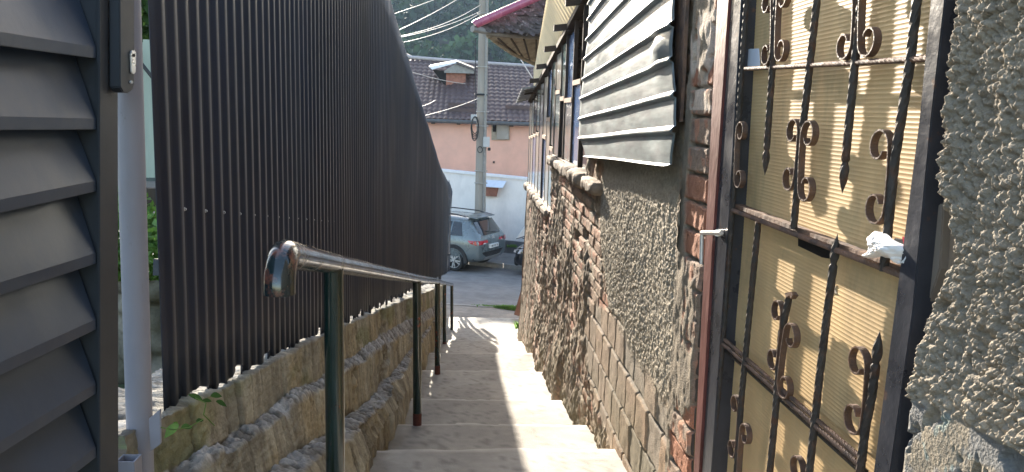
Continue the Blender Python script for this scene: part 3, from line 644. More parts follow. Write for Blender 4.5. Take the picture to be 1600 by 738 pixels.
# windows
def ztop(y): return .80-.127*(y-5.8)
def wbar(m_, y, z0, z1, w=.03, dep=.02, x=WX): m_.box((x-.012, y-w/2, z0), (x+dep, y+w/2, z1))
def window_zone(marks, zb, panes):
    m_ = MB()
    for yy in marks: wbar(m_, yy, zb, float(ztop(yy)), .022)
    wf = lbuild(m_, oh, 'window_frame', K['wood'])
    m_ = MB(); m_.box((WX-.03, marks[0], zb-.025), (WX+.06, marks[-1], zb)); lbuild(m_, oh, 'window_sill', K['rustrail'])
    for i in range(len(marks)-1):
        ya, yb = marks[i]+.017, marks[i+1]-.017
        for (f0, f1, mt, off, ang) in panes[i]:
            z0 = zb+.01+(float(ztop(yb))-zb-.03)*f0; z1 = zb+.01+(float(ztop(yb))-zb-.03)*f1
            m_ = MB(); w = (yb-ya)*math.tan(R(ang)); x = WX-.008+off*.5
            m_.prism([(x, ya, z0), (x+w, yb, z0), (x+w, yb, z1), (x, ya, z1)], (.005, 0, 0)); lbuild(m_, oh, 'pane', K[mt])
            if f1 < .98:
                m_ = MB(); m_.box((WX-.016, ya, z1+.002), (WX+.03, yb, z1+.04)); lbuild(m_, oh, 'crossbar', K['woodlight'])
w1 = [5.30, 5.92, 6.42, 6.95, 7.30, 7.72]
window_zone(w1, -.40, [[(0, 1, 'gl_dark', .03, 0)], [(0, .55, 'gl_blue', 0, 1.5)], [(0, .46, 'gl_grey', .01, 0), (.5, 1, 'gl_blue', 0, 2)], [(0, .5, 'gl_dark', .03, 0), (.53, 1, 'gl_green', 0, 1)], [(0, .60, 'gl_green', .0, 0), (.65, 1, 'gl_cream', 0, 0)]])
w2 = [7.78, 8.15, 8.55, 9.0, 9.45, 9.9, 10.35, 10.75, 11.1]
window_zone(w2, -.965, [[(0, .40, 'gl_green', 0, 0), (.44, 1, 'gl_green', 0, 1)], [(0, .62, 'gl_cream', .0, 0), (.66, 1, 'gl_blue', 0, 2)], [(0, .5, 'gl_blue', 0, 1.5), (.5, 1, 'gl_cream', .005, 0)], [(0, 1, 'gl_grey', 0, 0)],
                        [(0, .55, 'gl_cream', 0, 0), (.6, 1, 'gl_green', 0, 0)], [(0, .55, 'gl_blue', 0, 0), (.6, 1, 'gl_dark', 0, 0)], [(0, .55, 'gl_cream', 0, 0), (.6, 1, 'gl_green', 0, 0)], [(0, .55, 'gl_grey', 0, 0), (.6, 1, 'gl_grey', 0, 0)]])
m_ = MB(); pts = [(WX-.01, a, float(ztop(a))+.02) for a in (4.2, 8, 11.1)]; m_.sweep(pts, [(-.03, -.022), (.03, -.022), (.03, .022), (-.03, .022)]); lbuild(m_, oh, 'top_beam', K['wood'])
for yy in (5.25, 5.95, 6.75, 7.6, 8.5, 9.4, 10.3):
    z = float(ztop(yy)); m_ = MB(); m_.hexa([(WX-.145, yy-.03, z-.02), (WX+.5, yy-.03, z+.06), (WX+.5, yy+.03, z+.06), (WX-.145, yy+.03, z-.02), (WX-.145, yy-.03, z+.03), (WX+.5, yy-.03, z+.11), (WX+.5, yy+.03, z+.11), (WX-.145, yy+.03, z+.03)]); lbuild(m_, oh, 'rafter', K['wood'])
# cream corrugated canopy flaring up above the window beam
n = 360; ts = np.linspace(4.2, 10.6, n); ss = np.linspace(0, 1, 10); T, S = np.meshgrid(ts, ss, indexing='ij')
ox = np.interp(T, [4.2, 7.0, 10.3, 10.6], [.50, .62, .785, .79]); oz = np.interp(T, [4.2, 7.0, 10.3, 10.6], [1.45, .99, .58, .55])
X = WX-.005+(ox-WX)*S; Z = ztop(T)+.05+(oz-ztop(T)-.05)*S+.018*np.sin(T*2*math.pi/.11)
grid_obj('cream_canopy', np.stack([X, T+.02*fbm(S*4, T*3, 2, 3)*S, Z], -1)-OL, K['cream'], parent=oh)
# grey slates at the far end of the canopy
for k in range(7):
    yy = 9.9+.19*k; z = float(ztop(yy))+.05
    m_ = MB(); m_.hexa([(WX-.20, yy-.02, z-.07), (WX+.3, yy-.02, z+.05), (WX+.3, yy+.17, z+.05), (WX-.20, yy+.17, z-.07), (WX-.20, yy-.02, z-.05), (WX+.3, yy-.02, z+.07), (WX+.3, yy+.17, z+.07), (WX-.20, yy+.17, z-.05)]); lbuild(m_, oh, 'slate', K['gutter'])
# roof over the body (also shades the inside)
m_ = MB(); m_.hexa([(WX+.02, 2.0, 2.25), (6, 2.0, 3.2), (6, 5.2, 3.0), (WX+.02, 5.2, 2.05), (WX+.02, 2.0, 2.31), (6, 2.0, 3.26), (6, 5.2, 3.06), (WX+.02, 5.2, 2.11)])
m_.hexa([(WX+.03, 5.2, 1.0), (6, 5.2, 2.0), (6, 11.15, 1.3), (WX+.03, 11.15, .2), (WX+.03, 5.2, 1.03), (6, 5.2, 2.05), (6, 11.15, 1.35), (WX+.03, 11.15, .23)])
lbuild(m_, oh, 'roof', K['oldtile'])

# galvanised sheet nailed over a window
SXP = .735
ribL = [(921, 4), (921, 28), (919, 59), (915, 89), (912, 121), (908, 151), (906, 183), (905, 214), (916, 243)]
ribR = [(1075, -78), (1072, -44), (1066, -8), (1060, -22), (1056, 28), (1053, 86), (1057, 141), (1057, 194), (1049, 257)]
ribR = [(1064, -250), (1062, -170), (1058, -95), (1056, -30), (1054, 30), (1052, 87), (1056, 142), (1056, 196), (1049, 257)]
gs = []
def galv():
    rows = []
    NL = len(ribL); U = np.linspace(0, 1, 70)
    for k in range(NL):
        a = on_x(*ribL[k], SXP); b = on_x(*ribR[k], SXP)
        rows.append((a, b))
    out = []
    # between successive ribs: rib profile (raised towards -X)
    for k in range(NL-1):
        for t, h in ((0, .0), (.0, .0), (.07, .013), (.16, .015), (.21, .0), (.25, 0), (.5, .001), (.75, .002), (.98, 0)):
            out.append((k+t, h))
    out.append((NL-1, 0)); out.append((NL-1+.05, .022)); 
    Pn = []
    for (t, h) in out:
        k = min(int(t), NL-2); f = t-k
        # rib line sits at k; walk downwards
        a = rows[k][0]*(1-f)+rows[k+1][0]*f; b = rows[k][1]*(1-f)+rows[k+1][1]*f
        line = a[None]*(1-U[:, None])+b[None]*U[:, None]
        line[:, 0] -= h*(1+.2*np.sin(U*5+t)); line[:, 0] -= .0015*np.sin(U*6+t*.5)+.0006*np.sin(U*17+t*3)
        bend = np.exp(-((U-.93)/.05)**2)*np.exp(-((t-4.6)/.5)**2)*.03; line[:, 0] -= bend
        line[:, 2] += .0012*np.sin(U*9+t*2)
        edge = (random.random()-.5)*.02*(abs(h) > .01); line[-6:, 1] += edge
        Pn.append(line)
    P = np.array(Pn)-OL
    o = grid_obj('metal_sheet', P, K['galv'], parent=oh, smooth=True)
    s = o.modifiers.new('t', 'SOLIDIFY'); s.thickness = .0012
    o['label'] = 'crooked ribbed galvanised sheet'
galv()
# rusty folded strip along the sheet's near edge, bracket strip at lower left
m_ = MB(); q = [on_x(a, b, .755) for a, b in ((1054, -80), (1076, -80), (1067, 110), (1062, 190), (1052, 190), (1055, 90))]; m_.prism(q, (.012, 0, 0)); lbuild(m_, oh, 'edge_strip', K['rustrail'])
m_ = MB(); m_.prism([on_x(a, b, .765) for a, b in ((905, 192), (909, 190), (922, 245), (915, 247))], (.01, 0, 0)); lbuild(m_, oh, 'bracket', K['galv'])

# ================================================================== NEAR ROUGHCAST PIER right of the door
NX = .765
def near_edge(z):
    pts = [(1492, -40), (1486, 40), (1475, 130), (1467, 210), (1461, 290), (1472, 325), (1479, 370), (1478, 405), (1462, 440), (1450, 470), (1436, 510), (1427, 570), (1425, 620), (1418, 680), (1411, 740), (1404, 800)]
    q = [on_x(a, b, NX) for a, b in pts]; zz = np.array([p[2] for p in q]); yy = np.array([p[1] for p in q]); o = np.argsort(zz)
    return np.interp(z, zz[o], yy[o])
def near_patch(name, ya, s, parent, full):
    zs = np.arange(-1.7, 1.5, s) if not full else np.arange(-.92, .42, s)
    ns = int((1.6-ya)/s); T = np.linspace(0, 1, ns)
    if full: ye = near_edge(zs)+.012*(fbm(zs*22, zs*0+3, 4, 5)-.5)
    else: ye = np.full(len(zs), ya+ns*s)
    Y = ya+(ye[None]-ya)*T[:, None]; Z = np.repeat(zs[None], ns, 0)
    low = on_x(1480, 636, NX); low2 = on_x(1600, 692, NX); zl = low[2]+(Y-low[1])*(low2[2]-low[2])/(low2[1]-low[1])
    band = sstep(0.0, -.015, Z-zl+.02*(fbm(Y*9, Z*9, 3, 3)-.5))*sstep(1.44, 1.41, Y)
    wu = .006*(fbm(Y*70, Z*70, 2, 91)-.5); wv = .006*(fbm(Y*70+9, Z*70, 2, 92)-.5); am = .80+.45*sstep(.35, .65, fbm(Y*4.5, Z*3.5, 3, 71)); h = am*.012*pebbles((Y+wu)*78, (Z+wv)*78, 5, .36, .78)+am*.008*pebbles((Y+wv)*150+4, (Z+wu)*150, 8)+.026*(fbm(Y*6, Z*6, 4, 13)-.5)+.016*(fbm(Y*38, Z*38, 4, 2)-.5)
    hb = .010*(fbm(Y*10, Z*10, 5, 22)-.5)-.012*sstep(.60, .66, fbm(Y*30, Z*24, 4, 33)); h = h*(1-band)+(hb+.002)*band
    ce = on_x(1462, 440, NX); hole = np.exp(-(((Y-on_x(1470, 478, NX)[1])/.012)**2+((Z-on_x(1470, 478, NX)[2])/.012)**2)); h = h-.03*hole
    rnd = np.clip((T[:, None]*(ye[None]-ya)-(ye[None]-ya)+.035)/.035, 0, 1) if full else np.zeros_like(Y)
    h = h-.035*rnd**3
    lowb = sstep(on_x(1425, 500, NX)[2], on_x(1425, 640, NX)[2], Z)*.012; h = h+lowb
    A3 = lambda *c: np.broadcast_to(np.array(c), Y.shape+(3,))
    c = mixc(A3(.34, .29, .225), A3(.24, .205, .16), fbm(Y*6, Z*6, 4, 9)); c = mixc(c, A3(.17, .15, .12), sstep(.55, .75, fbm(Y*3, Z*2, 5, 19))*.45); c = mixc(c, A3(.36, .30, .22), lowb[..., None][..., 0]*40)
    c = mixc(c, mixc(A3(.17, .168, .162), A3(.25, .215, .165), sstep(.5, .62, fbm(Y*26, Z*18, 4, 35))), band)
    c = mixc(c, A3(.20, .25, .235), band*sstep(.68, .72, fbm(Y*30, Z*30, 3, 39))*.7)
    return np.stack([NX-h, Y, Z], -1), c
pier = thing('roughcast_pier', 'coarse grey roughcast wall pier at the right edge beside the metal door', 'wall', (NX, 1.2, -1.6))
PL = np.array(pier.location)
P, c = near_patch('x', .90, .0026, pier, True); grid_obj('roughcast_face', P-PL, K['vmas'], parent=pier, col=c)
# end return of the face
e = P[-1]; E = np.stack([e, e+np.array([.03, .006, 0]), e+np.array([.12, .008, 0])]); grid_obj('reveal', E-PL, K['vmas'], parent=pier, col=np.stack([c[-1]]*3))
P, c = near_patch('x', -1.2, .014, pier, False); P = P[P[:, 0, 1] < .915]; c = c[:len(P)]; grid_obj('roughcast_side', P-PL, K['vmas'], parent=pier, col=c)
m_ = MB(); m_.box((NX+.05, -1.2, -1.75), (NX+.5, 1.36, 1.6)); lbuild(m_, pier, 'core', K['stone'])
m_ = MB(); m_.box((NX-.01, .9, .42), (NX+.4, 1.38, 1.6)); lbuild(m_, pier, 'upper_face', K['stone'])
m_ = MB(); m_.box((NX-.012, .9, -1.75), (NX+.4, 1.43, -.921)); lbuild(m_, pier, 'lower_face', K['stone'])

# ================================================================== WROUGHT IRON DOOR
DXG = .785; DXP = .822
door = thing('iron_door', 'ribbed yellowed plastic door with forged scrolls and twisted bars in a dark steel frame', 'door', tuple(on_x(1400, 738, DXG)))
DLc = np.array(door.location)
def dp(px, py, X=DXG): return on_x(px, py, X)
def dprism(name, pts, x0, x1, mt, bevel=.002, parent=None):
    m_ = MB(); m_.prism([dp(a, b, DXG)+np.array([x0-DXG, 0, 0]) for a, b in pts], (x1-x0, 0, 0)); return lbuild(m_, door if parent is None else parent, name, mt, bevel=bevel)
dprism('jamb', [(1131, -60), (1150, -60), (1121, 372), (1096, 790), (1088, 790), (1109, 372)], .770, .86, K['redsteel'])
dprism('hinge_stile', [(1151, -60), (1166, -60), (1144, 330), (1139, 400), (1112, 790), (1098, 790), (1122, 372)], .776, .85, K['doorframe'])
dprism('lock_stile', [(1471, -60), (1495, -60), (1466, 190), (1437, 490), (1394, 790), (1368, 790), (1409, 480), (1447, 190)], .772, .85, K['doorframe'])
m_ = MB(); q = [dp(a, b, .83) for a, b in ((1494, -60), (1530, -60), (1445, 800), (1398, 800))]; m_.prism(q, (.02, 0, 0)); lbuild(m_, door, 'door_post', K['wood'])
m_ = MB(); q = [dp(a, b, .80) for a, b in ((1455, 320), (1474, 318), (1468, 420), (1446, 490), (1438, 490))]; m_.prism(q, (.02, 0, 0)); lbuild(m_, door, 'timber_packer', mat('grey_wood', (.20, .17, .14), .8, var=.25, stretch=(1, 1, .2)), bevel=.002)
m_ = MB(); q = [dp(a, b, .79) for a, b in ((1420, 686), (1432, 688), (1415, 800), (1395, 800))]; m_.prism(q, (.02, 0, 0)); lbuild(m_, door, 'timber_wedge', K['gutter'], bevel=.002)
# ribbed panels
ya = dp(1490, 200, DXP)[1]-.06; yb = dp(1120, 400, DXP)[1]+.12
def panel(zf0, zf1, X):
    ys = np.linspace(ya, yb, 60); n = 900; T = np.linspace(0, 1, n)
    z0 = zf0(ys); z1 = zf1(ys); Z = z0[:, None]+(z1-z0)[:, None]*T[None]; Y = np.repeat(ys[:, None], n, 1)
    rib = np.abs(np.sin(Z*math.pi/.0095)); Xx = X+.0007*rib-.004*(fbm(Y*3, Z*3, 3, 5)-.5)*2
    P = np.stack([Xx, Y, Z], -1)-DLc; grid_obj('panel', P, K['poly'], parent=door, flip=False)
def lin(p, q):
    a = dp(*p); b = dp(*q); s = (b[2]-a[2])/(b[1]-a[1]); return lambda y: a[2]+(y-a[1])*s
r1 = lin((1167, 108), (1460, 91)); r2 = lin((1143, 325), (1424, 433)); r3 = lin((1129, 531), (1348, 722))
bot = lambda y: np.full(np.shape(y), -1.30); topf = lambda y: np.full(np.shape(y), .55)
panel(bot, lambda y: r3(y)+.0, DXP+.004); panel(r3, r2, DXP); panel(r2, r1, DXP+.003); panel(r1, topf, DXP)
# rails
SQ = lambda h: [(-h, -h*.55), (-h*.55, -h), (h*.55, -h), (h, -h*.55), (h, h*.55), (h*.55, h), (-h*.55, h), (-h, h*.55)]
def tbar(name, pts, h=.0078, tw=36, mt='iron', spear=None, X=DXG, wav=0):
    q = [dp(a, b, X) for a, b in pts]
    P = []
    for i in range(len(q)-1):
        L = np.linalg.norm(q[i+1]-q[i]); n = max(2, int(L/.006))
        for k in range(n): P.append(q[i]+(q[i+1]-q[i])*k/n)
    P.append(q[-1]); sc = [1.0]*len(P)
    m_ = MB()
    if spear is not None:
        dv = P[0]-P[min(8, len(P)-1)] if spear == 'start' else P[-1]-P[-min(8, len(P))]
        dv = dv/np.linalg.norm(dv); n = 12; tip = []
        prof = [.7, .8, 1.0, 1.1, 1.12, 1.1, 1.05, .98, .88, .76, .62, .46, .30, .14, .04]
        base = P[0] if spear == 'start' else P[-1]
        ex = [base+dv*.0048*(k+1) for k in range(len(prof))]
        if spear == 'start': P = ex[::-1]+P; sc = prof[::-1]+sc
        else: P = P+ex; sc = sc+prof
    m_.sweep(P, SQ(h), upv=(1, 0, 0.01), twist=tw, scale=sc); return lbuild(m_, door, name, K[mt], smooth=True, angle=35)
def flat(name, pts, w, t, X, mt):
    m_ = MB(); q = [dp(a, b, X) for a, b in pts]; m_.sweep(q, [(-w, -t), (w, -t), (w, t), (-w, t)], upv=(0, 0, 1)); return lbuild(m_, door, name, K[mt], bevel=.001)
tbar('rail', [(1165, 108), (1460, 91)], .0055, 90, 'rustrail')
flat('rail_strip', [(1143, 318), (1425, 426)], .012, .006, .802, 'rustrail'); tbar('rail', [(1141, 327), (1424, 436)], .0062, 120, 'rustrail')
tbar('rail', [(1128, 527), (1350, 720)], .0055, 110, 'rustrail', X=.788); tbar('rail', [(1128, 536), (1346, 729)], .0055, 110, 'rustrail')
flat('rail_strip', [(1128, 540), (1350, 738)], .010, .004, .802, 'iron')
# bars
tbar('bar', [(1169, -40), (1145, 322), (1129, 540), (1110, 790)], .007, 36)
bars = {'B1': [(1216, -40), (1207, 105), (1198, 232)], 'B2': [(1281, -40), (1265, 105), (1253, 213), (1240, 358)], 'B3': [(1350, -40), (1336, 98), (1321, 250)],
        'B4': [(1437, -40), (1422, 98), (1398, 250), (1381, 424)], 'B5': [(1185, 347), (1170, 500), (1159, 617), (1147, 790)], 'B6': [(1234, 460), (1221, 520), (1212, 640), (1198, 790)],
        'B7': [(1302, 416), (1294, 478), (1281, 584), (1259, 790)], 'B8': [(1368, 572), (1362, 620), (1352, 669), (1337, 800)]}
spears = {'B1': 'end', 'B3': 'end', 'B7': 'start', 'B8': 'start'}
for k, v in bars.items(): tbar('bar', v, .0078, 36, 'iron', spears.get(k))
# scrolls : flat strip, back against a bar, both ends curling away
def scroll(px, pyt, pxb, pyb, side, w=.025):
    w = w*1.42
    """side +1 = towards the far (left in photo) edge"""
    a = dp(px, pyt); b = dp(pxb, pyb); y0a, y0b = a[1]+side*.010, b[1]+side*.010; H = a[2]-b[2]; rr = w; ez = .92
    pts = []
    for ph in np.linspace(R(335), 0, 26):
        r = rr*(1-.50*(ph/R(335))**1.6); pts.append((y0a+side*(rr-r*math.cos(ph)), a[2]-rr*ez+r*ez*math.sin(ph)))
    n = 8
    za, zb = a[2]-rr*ez, b[2]+rr*ez
    for k in range(1, n): t = k/n; pts.append((y0a+(y0b-y0a)*t-side*.003*math.sin(math.pi*t), za+(zb-za)*t))
    for ph in np.linspace(0, R(335), 26):
        r = rr*(1-.50*(ph/R(335))**1.6); pts.append((y0b+side*(rr-r*math.cos(ph)), b[2]+rr*ez-r*ez*math.sin(ph)))
    P = [np.array([DXG-.002, y, z]) for y, z in pts]
    m_ = MB(); m_.sweep(P, [(-.0022, -.008), (.0022, -.008), (.0022, .008), (-.0022, .008)], upv=(1, 0, 0)); lbuild(m_, door, 'scroll', K['ironbrown'], bevel=.0008)
scroll(1213, -16, 1209, 101, 1, .024); scroll(1218, -18, 1212, 98, -1, .024)
scroll(1256, 186, 1246, 301, 1, .025); scroll(1256, 188, 1248, 312, -1, .026)
scroll(1345, -50, 1337, 92, 1, .024); scroll(1350, -52, 1341, 92, -1, .026)
scroll(1402, 203, 1389, 356, 1, .026)
scroll(1154, 190, 1149, 292, -1, .023)
scroll(1229, 476, 1219, 586, 1, .023); scroll(1229, 498, 1216, 613, -1, .026)
scroll(1160, 626, 1153, 724, 1, .022); scroll(1160, 654, 1152, 775, -1, .024)
scroll(1365, 553, 1352, 692, 1, .026); scroll(1262, 726, 1252, 850, 1, .024)
# mail slot, cracked hole
dprism('mail_slot', [(1226, 372), (1237, 374), (1275, 390), (1273, 404), (1262, 402), (1226, 384)], DXP-.003, DXP+.001, K['slot'], 0)
dprism('cracked_hole', [(1272, 444), (1277, 448), (1284, 446), (1281, 452), (1285, 459), (1278, 457), (1272, 461), (1274, 453), (1269, 450)], DXP-.003, DXP+.001, K['soffit'], 0)
dprism('hook', [(1232, 458), (1242, 456), (1246, 462), (1241, 468), (1240, 463), (1234, 466)], DXG-.01, DXG+.004, K['ironbrown'], .001)
# handle : L lever
m_ = MB(); a = dp(1127, 364, .735); b = dp(1097, 364, .735); m_.tube([a, b], .0075, 10); m_.tube([dp(1097, 361, .735), dp(1095.5, 413, .735)], .0065, 10, upv=(0, 1, 0)); lbuild(m_, door, 'handle', K['handle'], smooth=True)
m_ = MB(); m_.cyl(dp(1121, 364, .738), dp(1127, 364, .78), .011, 16); lbuild(m_, door, 'handle_rose', K['handle'], smooth=True)

# litter in the ironwork
def crumple(name, cen, ry, rz, rx, seed, mt, label, cat, parent=None, nn=46):
    u = np.linspace(0, math.pi, nn); v = np.linspace(0, 2*math.pi, nn*2); U, V = np.meshgrid(u, v, indexing='ij')
    f = fbm(U*2.2+seed, V*1.6, 4, seed); g = np.abs(fbm(U*3+seed*2, V*2.5, 3, seed+5)-.5)*1.6
    Vs = np.where(V > 2*math.pi-1e-6, 0, V); f = fbm(np.sin(U)*np.cos(Vs)*1.7+seed, np.sin(U)*np.sin(Vs)*1.7+np.cos(U)*1.3+5, 4, seed); g = np.abs(fbm(np.sin(U)*np.cos(Vs)*2.6+9, np.cos(U)*2.2+np.sin(Vs)*np.sin(U), 3, seed+7)-.5)*1.8
    r = .55+.8*f-.5*g
    P = np.stack([rx*r*np.cos(Vs)*np.sin(U), ry*r*np.sin(Vs)*np.sin(U), rz*r*np.cos(U)], -1)
    o = grid_obj(name, P+(0 if parent is None else 0), K[mt], parent=parent, smooth=False)
    if parent is None: o.location = tuple(cen); tag(o, label, cat)
    return o
bo_ = [(1352, 372), (1366, 361), (1384, 366), (1402, 378), (1414, 384), (1422, 402), (1419, 417), (1404, 414), (1388, 404), (1372, 402), (1358, 404), (1345, 402), (1354, 392)]
u = np.linspace(0, 2*math.pi, 120, endpoint=False); v = np.linspace(0, 1, 30); U, Vv_ = np.meshgrid(u, v, indexing='ij')
bx_ = np.interp(U/(2*math.pi)*len(bo_), np.arange(len(bo_)+1), [p_[0] for p_ in bo_]+[bo_[0][0]]); by_ = np.interp(U/(2*math.pi)*len(bo_), np.arange(len(bo_)+1), [p_[1] for p_ in bo_]+[bo_[0][1]])
cx_, cy_ = 1384.0, 388.0; PX = cx_+(bx_-cx_)*Vv_; PY = cy_+(by_-cy_)*Vv_
pb_ = np.zeros(PX.shape+(3,))
for a_ in range(PX.shape[0]):
    for b_ in range(PX.shape[1]): pb_[a_, b_] = dp(PX[a_, b_], PY[a_, b_], .775)
fo = np.abs(fbm(PX/16, PY/13, 4, 3)-.5)*2; fo2 = np.abs(fbm(PX/34+3, PY/30, 3, 8)-.5)*2
pb_[..., 0] -= (.040*(1-fo)*.6+.030*fo2)*np.sqrt(1-Vv_**2*.92)-.01
pb_ = np.concatenate([pb_, pb_[:1]], 0); cb_ = dp(1384, 412, .775)
o = grid_obj('plastic_bag', pb_-cb_, K['bag'], smooth=False); o.location = tuple(cb_); tag(o, 'crumpled white plastic bag tucked behind a bar on the middle door rail', 'bag')
wr = thing('snack_wrapper', 'small black and red foil wrapper stuck beside the white bag on the door', 'wrapper', tuple(dp(1412, 385, .776)))
wl = np.array(wr.location)
m_ = MB(); m_.prism([dp(a, b, .776) for a, b in ((1397, 372), (1408, 374), (1422, 385), (1420, 392), (1404, 388), (1396, 380))], (.004, 0, 0)); lbuild(m_, wr, 'black_foil', K['blackpack'], bevel=.001)
m_ = MB(); m_.prism([dp(a, b, .773) for a, b in ((1409, 370), (1423, 372), (1424, 402), (1414, 398))], (.0025, 0, 0)); lbuild(m_, wr, 'red_foil', K['redpack'], bevel=.0008)
pp = MB(); pp.prism([dp(a, b, .806) for a, b in ((1167, 77), (1185, 76), (1187, 102), (1181, 107), (1166, 106))], (.002, 0, 0)); o = pp.build('paper_note', K['paper']); tag(o, 'folded pale blue paper stuck at the top left of the door grille', 'paper')

# ================================================================== END-OF-ALLEY EAVE (tiled roof corner, upper centre)
ev = thing('tiled_roof', 'old tiled roof corner with raspberry gutter jutting over the end of the alley', 'roof', (1.0, 12.6, .6))
gL, gR = on_d(738, 45, 12.0), on_d(850, 58, 13.0)
m_ = MB(); m_.tube([gL, on_d(775, 52, 12.3), gR], .048, 12); lbuild(m_, ev, 'grey_gutter', K['gutter'], smooth=True)
pL, pR = on_d(743, 38, 12.0), on_d(870, -18, 12.2)
m_ = MB(); m_.tube([pL-np.array([.01, 0, .012]), pL, pR], .062, 14, upv=(0, 1, 0)); lbuild(m_, ev, 'red_gutter', K['pinkpipe'], smooth=True)
for r_ in range(5):
    for k in range(11):
        u = (k+.3*random.random())/11; v = r_/5
        x = 757+u*105; yb = 47+u*8-(v*(8+u*52)); c = on_d(x, yb-2, 12.12+.05*v+u*.4); w = .10+.04*random.random(); hh = .055+.03*random.random()
        m_ = MB(); a = random.uniform(-.5, .2); ca, sa = math.cos(a), math.sin(a)
        q = [(c[0]+dx*ca-dz*sa, c[1]+random.uniform(-.03, .03), c[2]+dx*sa+dz*ca) for dx, dz in ((-w, -hh*.4), (w, -hh*.3), (w*.9, hh*.5), (-w*.8, hh*.6))]
        m_.prism(q, (0, .25, .02)); lbuild(m_, ev, 'shingle', K['oldtile'])
m_ = MB(); q = [on_d(757, 50, 12.45), on_d(870, 58, 12.9), on_d(880, -30, 12.9), on_d(760, 36, 12.45)]; m_.prism(q, (.0, .3, 0)); lbuild(m_, ev, 'verge_board', K['wood'])
sA, sB, sC, sD = on_d(759, 58, 12.2), on_d(850, 62, 13.0), on_d(845, 102, 14.2), on_d(796, 79, 13.4)
m_ = MB(); m_.prism([sA, sB, sC, sD], (.0, .01, .03)); lbuild(m_, ev, 'soffit', K['soffit'])
for k in range(4):
    t = .2+k*.22; a = sA+(sB-sA)*t; b = sD+(sC-sD)*t; m_ = MB(); m_.sweep([a-np.array([0, 0, .012]), b-np.array([0, 0, .012])], [(-.012, -.01), (.012, -.01), (.012, .01), (-.012, .01)]); lbuild(m_, ev, 'batten', K['wood'])
m_ = MB(); m_.tube([on_d(769, 62, 12.5), on_d(800, 84, 13.3), on_d(842, 104, 14.2)], .03, 8); lbuild(m_, ev, 'edge_trim', K['soffit'], smooth=True)
m_ = MB(); m_.hexa([(1.15, 12.5, -4), (4.5, 12.5, -4), (4.5, 15.0, -4), (1.15, 14.3, -4), (1.15, 12.5, 1.3), (4.5, 12.5, 1.7), (4.5, 15.0, 1.7), (1.15, 14.3, 1.3)]); lbuild(m_, ev, 'house_wall', K['soffit'])

# leaning brown board at the wall corner
q = [on_d(a, b, 12.3) for a, b in ((815, 450), (831, 446), (829, 500), (803, 492))]; m_ = MB(); m_.prism(q, (.02, .16, 0))
o = m_.build('brown_board', K['brownpipe'], bevel=.006); tag(o, 'brown board leaning against the foot of the brick wall corner', 'board')

# ================================================================== FAR SIDE OF THE STREET
ws = thing('white_wall', 'white rendered street wall with pale cap behind the parked grey SUV', 'wall', (0, 24.9, -4.4))
def wfar(px, py, c=24.9):
    r = ray(px, py); t = c/(1+TH*r[0]); return r*t
zc = lambda X: np.interp(X, [wfar(687, 268)[0], wfar(827, 282)[0]], [wfar(687, 268)[2], wfar(827, 282)[2]])
xa, xb = -9, 5
zcf = lambda X: wfar(687, 268)[2]+(X-wfar(687, 268)[0])*(wfar(827, 282)[2]-wfar(687, 268)[2])/(wfar(827, 282)[0]-wfar(687, 268)[0])
m_ = MB(); m_.hexa([(xa, streetd(24.9, xa), -4.6), (xb, streetd(24.9, xb), -4.6), (xb, streetd(25.15, xb), -4.6), (xa, streetd(25.15, xa), -4.6), (xa, streetd(24.9, xa), zcf(xa)), (xb, streetd(24.9, xb), zcf(xb)), (xb, streetd(25.15, xb), zcf(xb)), (xa, streetd(25.15, xa), zcf(xa))]); lbuild(m_, ws, 'render', K['white'])
m_ = MB(); m_.hexa([(xa, streetd(24.84, xa), zcf(xa)+.003), (xb, streetd(24.84, xb), zcf(xb)+.003), (xb, streetd(25.2, xb), zcf(xb)+.003), (xa, streetd(25.2, xa), zcf(xa)+.003), (xa, streetd(24.84, xa), zcf(xa)+.075), (xb, streetd(24.84, xb), zcf(xb)+.075), (xb, streetd(25.2, xb), zcf(xb)+.075), (xa, streetd(25.2, xa), zcf(xa)+.075)]); lbuild(m_, ws, 'cap', K['cap'])
a, b = wfar(770, 373), wfar(832, 381); zb0 = a[2]; x2 = 5
m_ = MB(); m_.hexa([(a[0]-3, streetd(24.72, a[0]-3), -4.5), (x2, streetd(24.72, x2), -4.5), (x2, streetd(24.895, x2), -4.5), (a[0]-3, streetd(24.895, a[0]-3), -4.5), (a[0]-3, streetd(24.72, a[0]-3), zb0+.03), (x2, streetd(24.72, x2), b[2]), (x2, streetd(24.895, x2), b[2]), (a[0]-3, streetd(24.895, a[0]-3), zb0+.03)]); lbuild(m_, ws, 'plinth', K['darkbase'], bevel=.01)
# little brick niche with a tilted white sheet
m_ = MB(); q = [wfar(x, y_, 24.86) for x, y_ in ((757, 291), (779, 293), (776, 307), (757, 306))]; m_.prism(q, (0, -.10, 0)); bn = lbuild(m_, ws, 'brick_patch', K['brickred'])
m_ = MB(); q = [wfar(x, y_, 24.8) for x, y_ in ((756, 281), (791, 283), (785, 292), (756, 290))]; q = [q[0], q[1], q[2]-np.array([0, .25, 0]), q[3]-np.array([0, .25, 0])]; m_.prism(q, (0, 0, -.02)); lbuild(m_, ws, 'white_sheet', mat('bluish_sheet', (.62, .68, .78), .35, var=.05))

